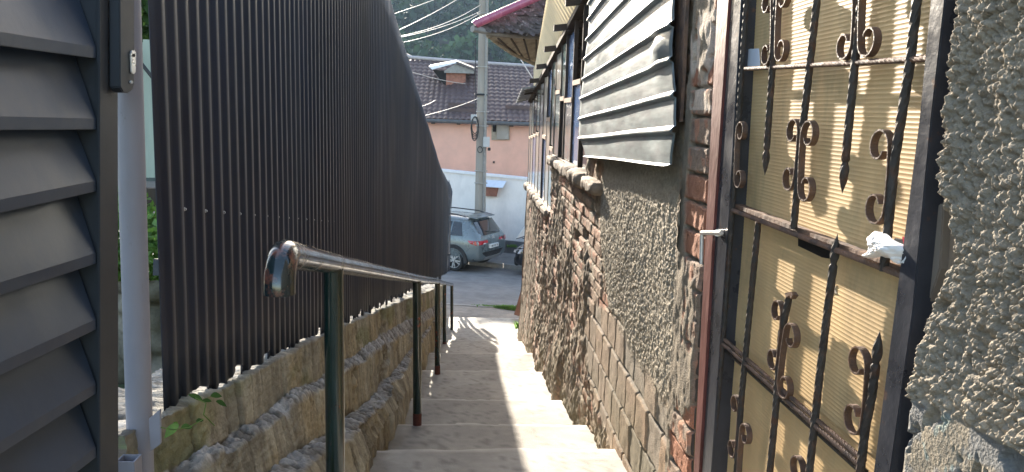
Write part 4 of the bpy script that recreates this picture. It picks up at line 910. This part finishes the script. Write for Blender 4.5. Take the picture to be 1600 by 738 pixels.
ph = thing('pink_house', 'pink rendered house with brown metal tile roof across the street', 'house', (0, 26, -4.4))
def hfar(px, py, c): r = ray(px, py); t = c/(1+TH*.9*r[0]); return r*t
TH2 = TH*.9
ze = hfar(740, 189, 26.6)[2]
m_ = MB(); xa, xb = -8, 6
m_.hexa([(xa, 26.6-TH2*xa, -4.6), (xb, 26.6-TH2*xb, -4.6), (xb, 36, -4.6), (xa, 40, -4.6), (xa, 26.6-TH2*xa, ze), (xb, 26.6-TH2*xb, ze), (xb, 36, ze), (xa, 40, ze)]); lbuild(m_, ph, 'wall', K['pink'])
# tiled roof: ridge endpoints from the skyline
rl = hfar(643, 94, 31.0); rr_ = hfar(829, 106, 31.0); sl_ = (rr_[2]-rl[2])/(rr_[0]-rl[0])
n1, n2 = 700, 170; U = np.linspace(xa, xb+.2, n1); V = np.linspace(0, 1, n2); Ug, Vg = np.meshgrid(U, V, indexing='ij')
ey = 26.25-TH2*Ug; ry = 31.0-TH2*Ug; rz = rl[2]+(Ug-rl[0])*sl_; ez = ze-.02
Ls = 5.2; course = .33; s = Vg*Ls; saw = 1-(s/course) % 1
P = np.stack([Ug, ey+(ry-ey)*Vg, ez+(rz-ez)*Vg+.035*(np.abs(np.sin((Ug+.11*np.floor(s/course)*0)*math.pi/.19)))+.045*saw], -1)-np.array(ph.location)
grid_obj('roof', P, K['rooftile'], parent=ph, smooth=False)
P2 = np.stack([Ug[:, ::20], (ry+(ry-ey)*Vg)[:, ::20], (rz-(rz-ez)*Vg)[:, ::20]], -1)-np.array(ph.location); grid_obj('rear_roof', P2, K['rooftile'], parent=ph)
m_ = MB(); m_.tube([(rl[0]-.3, 31-TH2*(rl[0]-.3), rl[2]+.22), (rl[0], 31-TH2*rl[0], rl[2]+.10)]+[(x, 31-TH2*x, rl[2]+(x-rl[0])*sl_+.06) for x in (0, 3, xb)], .07, 10); lbuild(m_, ph, 'ridge_cap', mat('ridge_metal', (.42, .38, .38), .4, var=.1))
m_ = MB(); m_.tube([(x, 26.2-TH2*x, ze-.04) for x in (xa, xb)], .065, 10); lbuild(m_, ph, 'gutter', K['darkbase'], smooth=True)
for k in range(5):
    x = -2.2+k*.85; m_ = MB(); m_.box((x, 26.2-TH2*x, ze-.14), (x+.12, 26.6-TH2*x, ze-.07)); lbuild(m_, ph, 'rafter_end', K['wood'])
for (xx0, xx1, t) in ((660+40, 742, .075), (790, 829, .155), (700, 742, .16)):
    a = hfar(xx0, 175, 26.9); b = hfar(xx1, 175, 26.9); vv = t+.03
    f = lambda x: (x, 26.25-TH2*x+4.75*vv, ze-.02+(rl[2]+(x-rl[0])*sl_-ze)*vv+.13)
    m_ = MB(); m_.sweep([f(a[0]), f(b[0])], [(-.01, -.06), (.01, -.06), (.01, .06), (-.01, .06)]); lbuild(m_, ph, 'snow_guard', K['rooftile'])
# small window under the eave
def hbox(name, x0, y0, x1, y1, dep, mt, c=26.6):
    m_ = MB(); q = [hfar(a, b, c) for a, b in ((x0, y0), (x1, y0), (x1, y1), (x0, y1))]; m_.prism(q, (0, -dep, 0)); return lbuild(m_, ph, name, mt)
hbox('window', 768, 192, 796, 219, .05, K['soffit']); hbox('window_slot', 770, 192, 775, 206, .08, K['slot']); hbox('shutter', 776, 193, 794.5, 217.5, .10, mat('dull_pane', (.30, .28, .26), .25, var=.2, scale=1))
hbox('vent', 770, 252, 773, 255, .03, K['wood'])
# chimney dormer
def rpt(px, py, up=0): # point on the roof plane under a pixel
    r = ray(px, py); best = None
    for t in np.linspace(24, 36, 1200):
        p = r*t; v = (p[1]-(26.25-TH2*p[0]))/4.75
        if v < 0: continue
        zz = ez_s+(rl[2]+(p[0]-rl[0])*sl_-ez_s)*v
        if p[2] <= zz+.02: return p
    return r*31
ez_s = ze-.02
cb0 = rpt(697, 134); cb1 = rpt(727, 137)
m_ = MB(); zt = on_d(712, 112, cb0[1])[2]; m_.hexa([(cb0[0], cb0[1], cb0[2]-.3), (cb1[0], cb0[1], cb0[2]-.3), (cb1[0], cb0[1]+.9, cb0[2]-.3), (cb0[0], cb0[1]+.9, cb0[2]-.3), (cb0[0], cb0[1], zt), (cb1[0], cb0[1], zt), (cb1[0], cb0[1]+.9, zt), (cb0[0], cb0[1]+.9, zt)]); lbuild(m_, ph, 'dormer', K['brickred'])
D0 = cb0[1]
m_ = MB(); a, b, c_, d_ = on_d(672, 103, D0+.1), on_d(716, 97.5, D0-.25), on_d(741, 112, D0-.25), on_d(697, 110, D0-.25)
m_.prism([on_d(670, 104, D0-.2), on_d(713, 96, D0-.2), on_d(716, 98, D0-.2), on_d(675, 109, D0-.2)], (0, 1.3, .12)); lbuild(m_, ph, 'dormer_roof_left', K['cap'])
m_ = MB(); m_.prism([on_d(713, 96, D0-.2), on_d(741, 107, D0-.2), on_d(741, 111, D0-.2), on_d(713, 101, D0-.2)], (0, 1.3, .12)); lbuild(m_, ph, 'dormer_roof', K['oldtile'])
m_ = MB(); m_.prism([on_d(694, 111, D0-.15), on_d(715, 98, D0-.15), on_d(741, 111, D0-.15), on_d(741, 115, D0-.15), on_d(694, 114, D0-.15)], (0, .12, 0)); lbuild(m_, ph, 'dormer_gable', K['gutter'])
m_ = MB(); m_.prism([on_d(676, 109, D0+.1), on_d(697, 111, D0), on_d(697, 135, D0), on_d(690, 128, D0+.1)], (0, .6, 0)); lbuild(m_, ph, 'dormer_cheek', K['slot'])

# ================================================================== UTILITY POLE
DPo = 23.7
up_ = thing('utility_pole', 'weathered concrete utility pole with cable coil and grey box behind the parked SUV', 'pole', tuple(on_d(749.5, 395, DPo)))
pb, ptp = on_d(749, 400, DPo), on_d(757, -40, DPo); ptp = ptp+(ptp-pb)*.35
m_ = MB()
oc = [(.17*math.cos(t), .14*math.sin(t)) for t in np.arange(8)*math.pi/4+math.pi/8]
n = 24; P = [pb+(ptp-pb)*k/n for k in range(n+1)]; m_.sweep(P, oc, upv=(0, 1, 0), scale=[1.08-.35*k/n for k in range(n+1)]); lbuild(m_, up_, 'shaft', K['pole'])
m_ = MB(); off = np.array([.09, -.16, 0]); m_.tube([p_+off*(1.05-.3*k/n) for k, p_ in enumerate(P)], .035, 8, upv=(0, 1, 0)); lbuild(m_, up_, 'conduit', K['gutter'], smooth=True)
for yy in (22, 105, 175, 197, 267, 286):
    c = on_d(751+(200-yy)*.02+3, yy, DPo); m_ = MB(); ring = [(c[0]+.185*math.cos(t)-.02, c[1]+.19*math.sin(t), c[2]) for t in np.linspace(0, 2*math.pi, 17)]; m_.tube(ring, .014, 6, caps=False); lbuild(m_, up_, 'strap', K['wire'])
m_ = MB(); c = on_d(752, 148, DPo); ring = [(c[0]+.175*math.cos(t), c[1]+.18*math.sin(t), c[2]) for t in np.linspace(0, 2*math.pi, 17)]; m_.tube(ring, .03, 6, caps=False); lbuild(m_, up_, 'clamp', K['cable'])
c = on_d(742, 195, DPo-.2)
for k in range(5):
    m_ = MB(); a0 = .26+.02*k; ring = [(c[0]+.10*math.cos(t)+random.uniform(-.012, .012), c[1]-.02*k, c[2]+a0*math.sin(t)-.03*k) for t in np.linspace(0, 2*math.pi, 25)]; m_.tube(ring, .014, 6, caps=False, upv=(0, 1, 0)); lbuild(m_, up_, 'cable_coil', K['cable'], smooth=True)
m_ = MB(); a = on_d(741, 184, DPo-.2); m_.box((a[0]-.10, a[1]-.05, a[2]-.09), (a[0]+.08, a[1]+.05, a[2]+.09)); lbuild(m_, up_, 'junction_box', K['greybox'], bevel=.01)
m_ = MB(); a, b = on_d(755, 214, DPo-.2), on_d(765, 230, DPo-.2); m_.box((a[0], a[1]-.08, b[2]), (b[0], a[1]+.06, a[2])); lbuild(m_, up_, 'meter_box', K['greybox'], bevel=.012)
m_ = MB(); a = on_d(765, 233, DPo-.2); m_.box((a[0]-.06, a[1]-.05, a[2]-.05), (a[0]+.03, a[1]+.05, a[2]+.04)); lbuild(m_, up_, 'lamp', K['cable'], bevel=.01)
m_ = MB(); c = on_d(750, 234, DPo-.22); m_.tube([(c[0]+.07*math.cos(t), c[1], c[2]+.09*math.sin(t)) for t in np.linspace(0, 6.28, 17)], .012, 6, caps=False, upv=(0, 1, 0)); lbuild(m_, up_, 'small_loop', K['cable'])
m_ = MB(); a = on_d(744, 130, DPo-.18); m_.tube([on_d(743, 60, DPo-.15), on_d(743, 140, DPo-.18), on_d(743, 182, DPo-.2)], .012, 6, upv=(0, 1, 0)); lbuild(m_, up_, 'drop_cable', K['cable'])
# overhead wires
def wire(p, q, d0, d1, r, label, mt='wire', sag=.15):
    a = on_d(*p, d0); b = on_d(*q, d1); m_ = MB(); n = 24
    m_.tube([a+(b-a)*t-np.array([0, 0, sag*4*t*(1-t)]) for t in np.linspace(0, 1, n)], r, 6); o = m_.build('overhead_wire', K[mt]); tag(o, label, 'wire', 'overhead wires by the utility pole')
wire((540, 44), (756, -36), 14, 23.7, .007, 'highest bright wire crossing the wooded hill at the top', sag=.1)
wire((560, 75), (756, -28), 14, 23.7, .009, 'thick bright wire rising steeply to the top of the picture', sag=.1)
wire((570, 65), (752, 7), 15, 23.7, .009, 'thin pale wire reaching the pole just above the pair', sag=.18)
wire((570, 68), (752, 17), 15, 23.6, .008, 'upper wire of the bright pair reaching the pole', sag=.12)
wire((575, 75), (752, 20), 15, 23.5, .008, 'lower wire of the bright pair reaching the pole', sag=.16)
wire((620, 105), (727, 131), 16, 23.7, .008, 'thin wire sloping down across the brown roof to the dormer', sag=.05)
wire((640, 186), (750, 153), 17, 23.6, .008, 'thin wire rising over the brown roof to the pole clamp', sag=.05)
wire((645, 170), (680, 157), 17, 23.6, .007, 'short thin wire over the brown roof left of the pole', sag=.03)
wire((809, 86), (832, 122), 15, 14, .010, 'short white wire hanging below the tiled eave', sag=.0)

# ================================================================== CARS
def car(name, label, loc, rz, paint):
    t = thing(name, label, 'car', loc, rz)
    # local x: 0 = rear, + = forward ; y left
    ST = [  # x, (y,z) sill, side, belt, roof edge, roof centre z
        (0.02, (.72, .46), (.80, .66), (.80, .86), (.70, .93), .96), (0.05, (.78, .36), (.865, .62), (.862, .93), (.76, 1.02), 1.04),
        (0.14, (.80, .30), (.895, .62), (.88, 1.0), (.74, 1.13), 1.17), (0.42, (.83, .26), (.91, .64), (.89, 1.03), (.65, 1.46), 1.53),
        (0.56, (.84, .25), (.915, .65), (.895, 1.03), (.645, 1.54), 1.605), (1.0, (.85, .24), (.915, .65), (.90, 1.02), (.65, 1.57), 1.635), (1.8, (.85, .24), (.91, .64), (.90, 1.00), (.655, 1.58), 1.64),
        (2.5, (.85, .24), (.91, .64), (.90, .99), (.64, 1.52), 1.58), (2.9, (.85, .24), (.91, .64), (.90, .98), (.68, 1.33), 1.38), (3.3, (.85, .24), (.91, .64), (.89, .97), (.76, 1.05), 1.09),
        (3.9, (.84, .24), (.90, .62), (.86, .90), (.72, .97), 1.00), (4.25, (.80, .24), (.84, .60), (.78, .82), (.62, .88), .90), (4.44, (.62, .28), (.68, .55), (.62, .72), (.5, .76), .78)]
    rings = []
    for x, a, b, c, d, e in ST:
        half = [(0, a[1]-.02), a, (b[0], (a[1]+b[1])/2), b, (b[0]-.005, b[1]+.12 if b[1]+.12 < c[1] else (b[1]+c[1])/2), c, d, (d[0]*.62, (d[1]*.3+e*.7)), (0, e)]
        full_ = [(y, z) for y, z in half]+[(-y, z) for y, z in half[-2:0:-1]]
        rings.append([(x, y, z) for y, z in full_])
    n = len(rings[0]); V = [p for r in rings for p in r]; Fs = [(i*n+j, i*n+(j+1) % n, (i+1)*n+(j+1) % n, (i+1)*n+j) for i in range(len(rings)-1) for j in range(n)]+[tuple(range(n))[::-1], tuple(range((len(rings)-1)*n, len(rings)*n))]
    m_ = MB(); m_.add(V, Fs); bo = m_.build('body', K[paint], t, smooth=True, angle=50)
    sm = bo.modifiers.new('s', 'SUBSURF'); sm.levels = 2; sm.render_levels = 2
    bo.data.shade_smooth()
    def surf_side(x, f, s, out):            # point on the upper side between belt (f=0) and roof edge (f=1)
        xs_ = [q[0] for q in ST]; by = np.interp(x, xs_, [q[3][0] for q in ST]); bz = np.interp(x, xs_, [q[3][1] for q in ST]); dy = np.interp(x, xs_, [q[4][0] for q in ST]); dz = np.interp(x, xs_, [q[4][1] for q in ST])
        return (x, s*(by+(dy-by)*f+out), bz+(dz-bz)*f)
    for s in (1, -1):
        for (x0, x1, sl0, sl1) in ((.50, .98, .22, 0), (1.04, 1.92, 0, 0), (2.0, 2.95, 0, .38)):
            g = MB(); q = [surf_side(x0+sl0*.4, .10, s, .006), surf_side(x1, .08, s, .006), surf_side(x1-sl1, .80, s, .004), surf_side(x0+sl0, .80, s, .004)]
            g.prism(q, (0, -s*.01, 0)); g.build('side_window', K['carglass'], t)
        m2 = MB(); m2.tube([(.62, s*.60, 1.60), (.9, s*.62, 1.655), (1.8, s*.625, 1.675), (2.4, s*.61, 1.63), (2.6, s*.60, 1.57)], .018, 8); m2.build('roof_rail', K['trim'], t, smooth=True)
        m2 = MB(); m2.hexa([(1.25, s*.86, .20), (3.1, s*.86, .20), (3.1, s*.93, .20), (1.25, s*.93, .20), (1.25, s*.87, .36), (3.1, s*.87, .36), (3.1, s*.93, .34), (1.25, s*.93, .34)]); m2.build('sill_cladding', K['trim'], t, bevel=.01)
        for wx in (.85, 3.49):
            m2 = MB(); arc = [(wx+.415*math.cos(a), s*.90, .335+.415*math.sin(a)) for a in np.linspace(-.15, math.pi+.15, 20)]; m2.sweep(arc, [(-.055, -.045), (.055, -.045), (.055, .045), (-.055, .045)], upv=(0, 1, 0)); m2.build('wheel_arch', K['trim'], t, bevel=.008)
            w = bpy.data.objects.new('wheel', None); C.objects.link(w); w.parent = t; w.location = (wx, s*.80, .335)
            m2 = MB(); prof = [(.22, -.10), (.31, -.115), (.335, -.09), (.340, 0), (.335, .09), (.31, .115), (.22, .10)]; nn = 32; VV = []; FF = []
            for k in range(nn):
                a = 2*math.pi*k/nn
                for r_, y_ in prof: VV.append((r_*math.cos(a), y_, r_*math.sin(a)))
            L_ = len(prof)
            for k in range(nn):
                for j in range(L_): FF.append((k*L_+j, k*L_+(j+1) % L_, ((k+1) % nn)*L_+(j+1) % L_, ((k+1) % nn)*L_+j))
            m2.add(VV, FF); m2.build('tyre', K['tyre'], w, smooth=True)
            m2 = MB(); m2.cyl((0, s*.02, 0), (0, s*.03, 0), .225, 28); m2.build('rim_back', K['trim'], w)
            m2 = MB(); m2.cyl((0, s*.05, 0), (0, s*.105, 0), .045, 14); 
            for k in range(10):
                a = 2*math.pi*k/10+(.12 if k % 2 else -.12); c0, s0_ = math.cos(a), math.sin(a); wv = .016
                m2.prism([(.04*c0-wv*s0_, s*.085, .04*s0_+wv*c0), (.04*c0+wv*s0_, s*.085, .04*s0_-wv*c0), (.235*c0+wv*1.2*s0_, s*.085, .235*s0_-wv*1.2*c0), (.235*c0-wv*1.2*s0_, s*.085, .235*s0_+wv*1.2*c0)], (0, s*.02, 0))
            m2.tube([(.232*math.cos(a), s*.095, .232*math.sin(a)) for a in np.linspace(0, 2*math.pi, 33)], .012, 6, upv=(0, 1, 0), caps=False)
            m2.build('rim', K['alloy'], w)
    # tailgate window, lights, bumper, plate
    def rear(y, z, out=.0):                  # x of the rear surface at height z
        zs_ = [.30, .46, .66, .86, .96, 1.02, 1.15, 1.50, 1.60]; xs_ = [.12, .03, .0, .0, .02, .05, .13, .41, .56]
        return (np.interp(z, zs_, xs_)+.18*(y/.9)**4-out, y, z)
    def rp(name, poly, dep, mt, par=t, bev=0):
        g = MB(); q = [rear(a, b, dep) for a, b in poly]; g.prism(q, (dep+.03, 0, 0)); return g.build(name, K[mt], par, bevel=bev)
    g = MB(); nn = 9; V = []
    rw_ = [(-.66, 1.10), (.66, 1.10), (.56, 1.47), (-.56, 1.47)]
    grid = [[rear(-.67+1.34*i/nn+(.10*j/6)*(1-2*i/nn), 1.09+.40*j/6, .022) for i in range(nn+1)] for j in range(7)]
    V = [p_ for r_ in grid for p_ in r_]; g.add(V, [(j*(nn+1)+i, j*(nn+1)+i+1, (j+1)*(nn+1)+i+1, (j+1)*(nn+1)+i) for j in range(6) for i in range(nn)]); g.build('rear_window', K['carglass'], t, smooth=True)
    g = MB(); g.hexa([(.30, -.60, 1.56), (.62, -.60, 1.60), (.62, .60, 1.60), (.30, .60, 1.56), (.30, -.58, 1.585), (.62, -.60, 1.64), (.62, .60, 1.64), (.30, .58, 1.585)]); g.build('spoiler', K[paint], t, bevel=.012)
    g = MB(); g.tube([rear(-.25, 1.13, .04), rear(.12, 1.16, .04), rear(.3, 1.2, .04)], .012, 6); g.build('rear_wiper', K['trim'], t)
    for s in (1, -1):
        g = MB(); g.prism([(.40, s*.865, .96), (.30, s*.89, .88), (.10, s*.885, .84), (.03, s*.80, .84), (.0, s*.64, .85), (.0, s*.62, .95), (.05, s*.80, .965), (.12, s*.87, .965)], (0, s*.022, 0)); g.build('tail_lamp', K['redlamp'], t)
        rp('tail_lamp', [(s*.62, .84), (s*.84, .84), (s*.84, .96), (s*.62, .96)], .02, 'redlamp'); rp('tail_lamp', [(s*.36, .875), (s*.615, .85), (s*.615, .95), (s*.40, .95)], .02, 'redlamp')
        rp('reverse_lamp', [(s*.50, .85), (s*.70, .845), (s*.70, .875), (s*.50, .875)], .028, 'clear')
        rp('fog_lamp', [(s*.60, .42), (s*.80, .42), (s*.76, .52), (s*.64, .52)], .028, 'redlamp')
    rp('bumper', [(-.86, .38), (.86, .38), (.87, .60), (.5, .585), (-.5, .585), (-.87, .60)], .022, 'trim')
    g = MB(); ys_ = np.linspace(-.87, .87, 13); V = [rear(y_, z_, .035) for z_ in (.36, .60) for y_ in ys_]; V += [(p_[0]+.10, p_[1], p_[2]) for p_ in V]
    n_ = 13; FF = [(i, i+1, n_+i+1, n_+i) for i in range(n_-1)]+[(n_+i, n_+i+1, 3*n_+i+1, 3*n_+i) for i in range(n_-1)]+[(i+1, i, 2*n_+i, 2*n_+i+1) for i in range(n_-1)]; g.add(V, FF); g.build('bumper_cover', K['trim'], t, smooth=True)
    g = MB(); V = [(rear(y_, z_, .048)) for z_ in (.35, .44) for y_ in np.linspace(-.5, .5, 9)]; V += [(p_[0]+.08, p_[1], p_[2]) for p_ in V]; n_ = 9
    FF = [(i, i+1, n_+i+1, n_+i) for i in range(n_-1)]+[(n_+i, n_+i+1, 3*n_+i+1, 3*n_+i) for i in range(n_-1)]+[(i+1, i, 2*n_+i, 2*n_+i+1) for i in range(n_-1)]; g.add(V, FF); g.build('skid_plate', K['silver'], t, smooth=True)
    pl_ = rp('number_plate', [(-.26, .69), (.26, .69), (.26, .80), (-.26, .80)], .03, 'plate')
    for y_ in (-.19, -.15, -.05, -.01, .08, .12, .16):
        g = MB(); g.prism([rear(y_, .72, .033), rear(y_+.022, .72, .033), rear(y_+.022, .775, .033), rear(y_, .775, .033)], (-.001, 0, 0)); g.build('plate_mark', K['trim'], pl_)
    g = MB(); c_ = rear(0, 1.0, .012); g.tube([(c_[0], .075*math.cos(a), 1.0+.05*math.sin(a)) for a in np.linspace(0, 2*math.pi, 21)], .007, 6, upv=(1, 0, 0), caps=False); g.tube([(c_[0], .03*math.cos(a), 1.0+.048*math.sin(a)) for a in np.linspace(0, 2*math.pi, 21)], .006, 6, upv=(1, 0, 0), caps=False); g.build('emblem', K['alloy'], t)
    for s in (1, -1):
        g = MB(); g.prism([(4.05, s*.835, .80), (4.36, s*.70, .74), (4.40, s*.66, .66), (4.12, s*.85, .66)], (.035, s*.02, 0)); g.build('headlight', K['clear'], t)
        g = MB(); g.box((2.75, min(s*.92, s*1.08), .96), (2.90, max(s*.92, s*1.08), 1.10)); g.build('mirror', K[paint], t, bevel=.03)
    g = MB(); g.prism([(2.62, -.60, 1.55), (2.62, .60, 1.55), (3.28, .74, 1.10), (3.28, -.74, 1.10)], (.02, 0, .012)); g.build('windscreen', K['carglass'], t)
    g = MB(); g.hexa([(4.30, -.72, .25), (4.46, -.58, .25), (4.46, .58, .25), (4.30, .72, .25), (4.30, -.72, .50), (4.47, -.58, .50), (4.47, .58, .50), (4.30, .72, .50)]); g.build('front_bumper', K['trim'], t, bevel=.03)
    return t
head = math.atan2(.50, -.866)
hd = np.array([math.cos(head), math.sin(head), 0]); lf = np.array([-math.sin(head), math.cos(head), 0])
def on_road(px, py):
    r = ray(px, py)
    for t in np.linspace(16, 30, 3000):
        p = r*t; c = p[1]+TH*p[0]
        if p[2] <= -4.02-.48*(c-15.9)/7.3: return p
wl_ = on_road(711, 423); cs = .93
org = wl_-hd*.85*cs-lf*.80*cs
cr = car('parked_suv', 'grey blue SUV with red tail lamps parked by the far kerb', tuple(map(float, org)), head, 'paint'); cr.scale = (cs, cs, cs)
fb = on_road(806, 427)
org2 = fb-hd*4.40*cs-lf*.55*cs
cr = car('black_car', 'black car whose front just shows past the crumbling brick wall', tuple(map(float, org2)), head, 'blackpaint'); cr.scale = (cs, cs, cs)
print('CAR', wl_, fb)
# white canvas corner
q = [on_d(a, b, 22.4) for a, b in ((806, 373), (829, 343), (840, 330), (845, 362), (829, 366))]
cv = thing('canvas_canopy', 'white canvas canopy corner poking out beyond the brick wall above the black car', 'canopy', tuple(q[3]))
m_ = MB(); m_.add([q[0], q[1], q[2], q[3], q[4], (q[0]+q[3])/2+np.array([0, 1.2, .15]), q[2]+np.array([0, 1.2, .1])], [(0, 4, 1), (4, 3, 2, 1), (0, 1, 5), (1, 2, 6, 5)]); lbuild(m_, cv, 'cloth', K['canvas'])
m_ = MB(); a = on_d(806.5, 373.5, 22.4); b = on_d(829, 366.5, 22.4); m_.tube([a, b, b+(b-a)*.5], .012, 6); m_.tube([on_d(816, 372, 22.4), on_d(829, 377, 22.4)], .012, 6); lbuild(m_, cv, 'pole', K['cable'])

# ================================================================== VEGETATION
def tuft(label, pts, n, hgt, mt='leaf2', name='weed', cat='weed', kind=None, group=None):
    V = []; Fs = []
    for (p, rad) in pts:
        for k in range(n):
            a = random.random()*6.28; r = rad*math.sqrt(random.random()); bx = p[0]+r*math.cos(a)*1.0; by = p[1]+r*math.sin(a)*.5; h = hgt*random.uniform(.5, 1.2); le = random.uniform(-.6, .6); w = .006+.004*random.random()
            i = len(V); V += [(bx-w, by, p[2]-.01), (bx+w, by, p[2]-.01), (bx+w*.6+le*h*.4, by-.2*h*random.random(), p[2]+h*.6), (bx+le*h, by-.3*h*random.random(), p[2]+h)]; Fs += [(i, i+1, i+2), (i, i+2, i+3)]
    m_ = MB(); m_.add(V, Fs); o = m_.build(name, K[mt]); tag(o, label, cat, group, kind); return o
gp_ = [(on_d(745+k*3.1, 484+1.0*(k/20)+random.uniform(-1, 1), 16.15-.02*k), .09) for k in range(21) if k not in (8, 9)]
tuft('bright green grass sprouting along the near kerb', gp_, 90, .10, name='grass', cat='grass', kind='stuff')
tuft('low weeds growing at the foot of the dark plinth', [(wfar(795+k*2, 386, 24.6), .06) for k in range(6)], 30, .08, cat='weeds')
tuft('sparse weed tuft at the far foot of the brick wall', [(on_d(812, 513, 12.6), .08)], 26, .12)
tuft('small weed tuft at the wall foot beside the middle step', [(on_d(914, 655, 5.3), .04), (on_d(916, 648, 5.5), .03)], 22, .06, 'leaf')
tuft('tiny moss and weed patch at the right end of the nearest visible step', [(on_d(990, 735, 3.9), .05)], 26, .03, 'leaf2')
pl_t = thing('creeper', 'small green creeper with pointed leaves below the corrugated fence end', 'plant', tuple(on_line(300, 650, FX0+.08, FM)))
for (x, y_, ang, L, mt) in ((305, 620, 2.6, .060, 'leaf'), (338, 618, .1, .055, 'leaf'), (346, 630, -.3, .055, 'leaf'), (312, 657, .2, .035, 'leaf'), (292, 667, .1, .05, 'leaf'), (268, 672, -2.4, .065, 'leaf2'), (274, 664, 1.0, .04, 'leaf2'), (322, 626, 3.0, .04, 'leaf')):
    L *= .62; c = on_line(x, y_, FX0+.10, FM); dx, dz = math.cos(ang), math.sin(ang); fw = np.array([.35, -.0, 0]); u = np.array([dx*.9, -.3, dz]); u /= np.linalg.norm(u); v = np.cross(u, (0.3, 1, .2)); v /= np.linalg.norm(v)
    nl = 7; Vv = []
    for k in range(nl+1):
        t = k/nl; w = math.sin(math.pi*min(1, t*1.02+.02))**.8*L*.24; m0 = c+u*L*(t-.5)+np.array([0, 0, -.3*L*(t-.5)**2])
        Vv += [m0-v*w+np.array([0, 0, .12*w]), m0-np.array([0, 0, .1*w]), m0+v*w+np.array([0, 0, .12*w])]
    m_ = MB(); m_.add(Vv, [(3*k+j, 3*k+j+1, 3*k+4+j, 3*k+3+j) for k in range(nl) for j in (0, 1)]); lbuild(m_, pl_t, 'leaf', K[mt], smooth=True)
m_ = MB(); m_.tube([on_line(a, b, FX0+.12, FM) for a, b in ((335, 665), (318, 648), (322, 630), (305, 622))], .0012, 5); m_.tube([on_line(a, b, FX0+.12, FM) for a, b in ((318, 655), (295, 668), (268, 672), (252, 668))], .0012, 5); lbuild(m_, pl_t, 'stem', K['leaf2'])
# stones on the steps
for (x, y_, d, r_, lab) in ((863, 674, 5.12, .020, 'dark pebble lying on the third step'), (888, 673, 5.13, .011, 'tiny stone chip right of the dark pebble')):
    c = on_d(x, y_, d); u = np.linspace(0, math.pi, 10); v = np.linspace(0, 2*math.pi, 16); U, V = np.meshgrid(u, v, indexing='ij'); rr0 = 1+.3*(fbm(np.cos(V)*2+x, U*2, 2, 3)-.5)
    o = grid_obj('pebble', np.stack([r_*1.3*np.cos(V)*np.sin(U)*rr0, r_*np.sin(V)*np.sin(U)*rr0, r_*.6*np.cos(U)], -1), K['bark']); o.location = (c[0], c[1], float(stair_z(c[1]))+r_*.35); tag(o, lab, 'stone')

# hill and its wood
n = 110; xs = np.linspace(-260, 260, n); ts = np.linspace(0, 1, 70); X, T = np.meshgrid(xs, ts, indexing='ij')
Yh = 90+230*T; Zh = -9+68*T**.85*(.85+.3*fbm(X/70, T*2, 4, 5))+4*(fbm(X/22, Yh/22, 4, 6)-.5)
Zh[:, 0] = -12
grid_obj('hill', np.stack([X, Yh, Zh], -1), K['hill'], kind='structure')
cen = []; NC = 1500
for k in range(NC):
    i = RNG.uniform(-110, 60) if k < NC*.85 else RNG.uniform(-240, 240); t = RNG.uniform(.02, .98)
    y_ = 90+230*t; z = -9+68*t**.85*(.85+.3*float(fbm(np.array(i/70), np.array(t*2), 4, 5)))+4*(float(fbm(np.array(i/22), np.array(y_/22), 4, 6))-.5)
    r_ = RNG.uniform(2.2, 4.6); m = 150; d = RNG.normal(size=(m, 3)); d /= np.linalg.norm(d, axis=1)[:, None]; d[:, 2] = np.abs(d[:, 2])*1.15-.25; d *= RNG.uniform(.72, 1.05, m)[:, None]
    cen.append(np.array([i, y_, z+r_*.6])+d*r_)
cen = np.concatenate(cen)
tag(leaves_obj('forest', cen, .62, K['forest'], kind='stuff', aspect=.8), 'hazy dense green wood covering the hillside beyond the roofs', 'forest')

# haze
hz = MB(); hz.box((-330, -70, -13), (330, 345, 140)); h = hz.build('haze', None); tag(h, 'pale blue summer haze filling the valley air', 'haze', kind='stuff')
hm = bpy.data.materials.new('haze_air'); hm.use_nodes = True; N = hm.node_tree; N.nodes.clear(); vp = N.nodes.new('ShaderNodeVolumePrincipled'); vp.inputs['Density'].default_value = .0004
vp.inputs['Color'].default_value = (.55, .74, 1, 1); vp.inputs['Anisotropy'].default_value = .0
mo = N.nodes.new('ShaderNodeOutputMaterial'); N.links.new(vp.outputs[0], mo.inputs['Volume']); h.data.materials.append(hm)
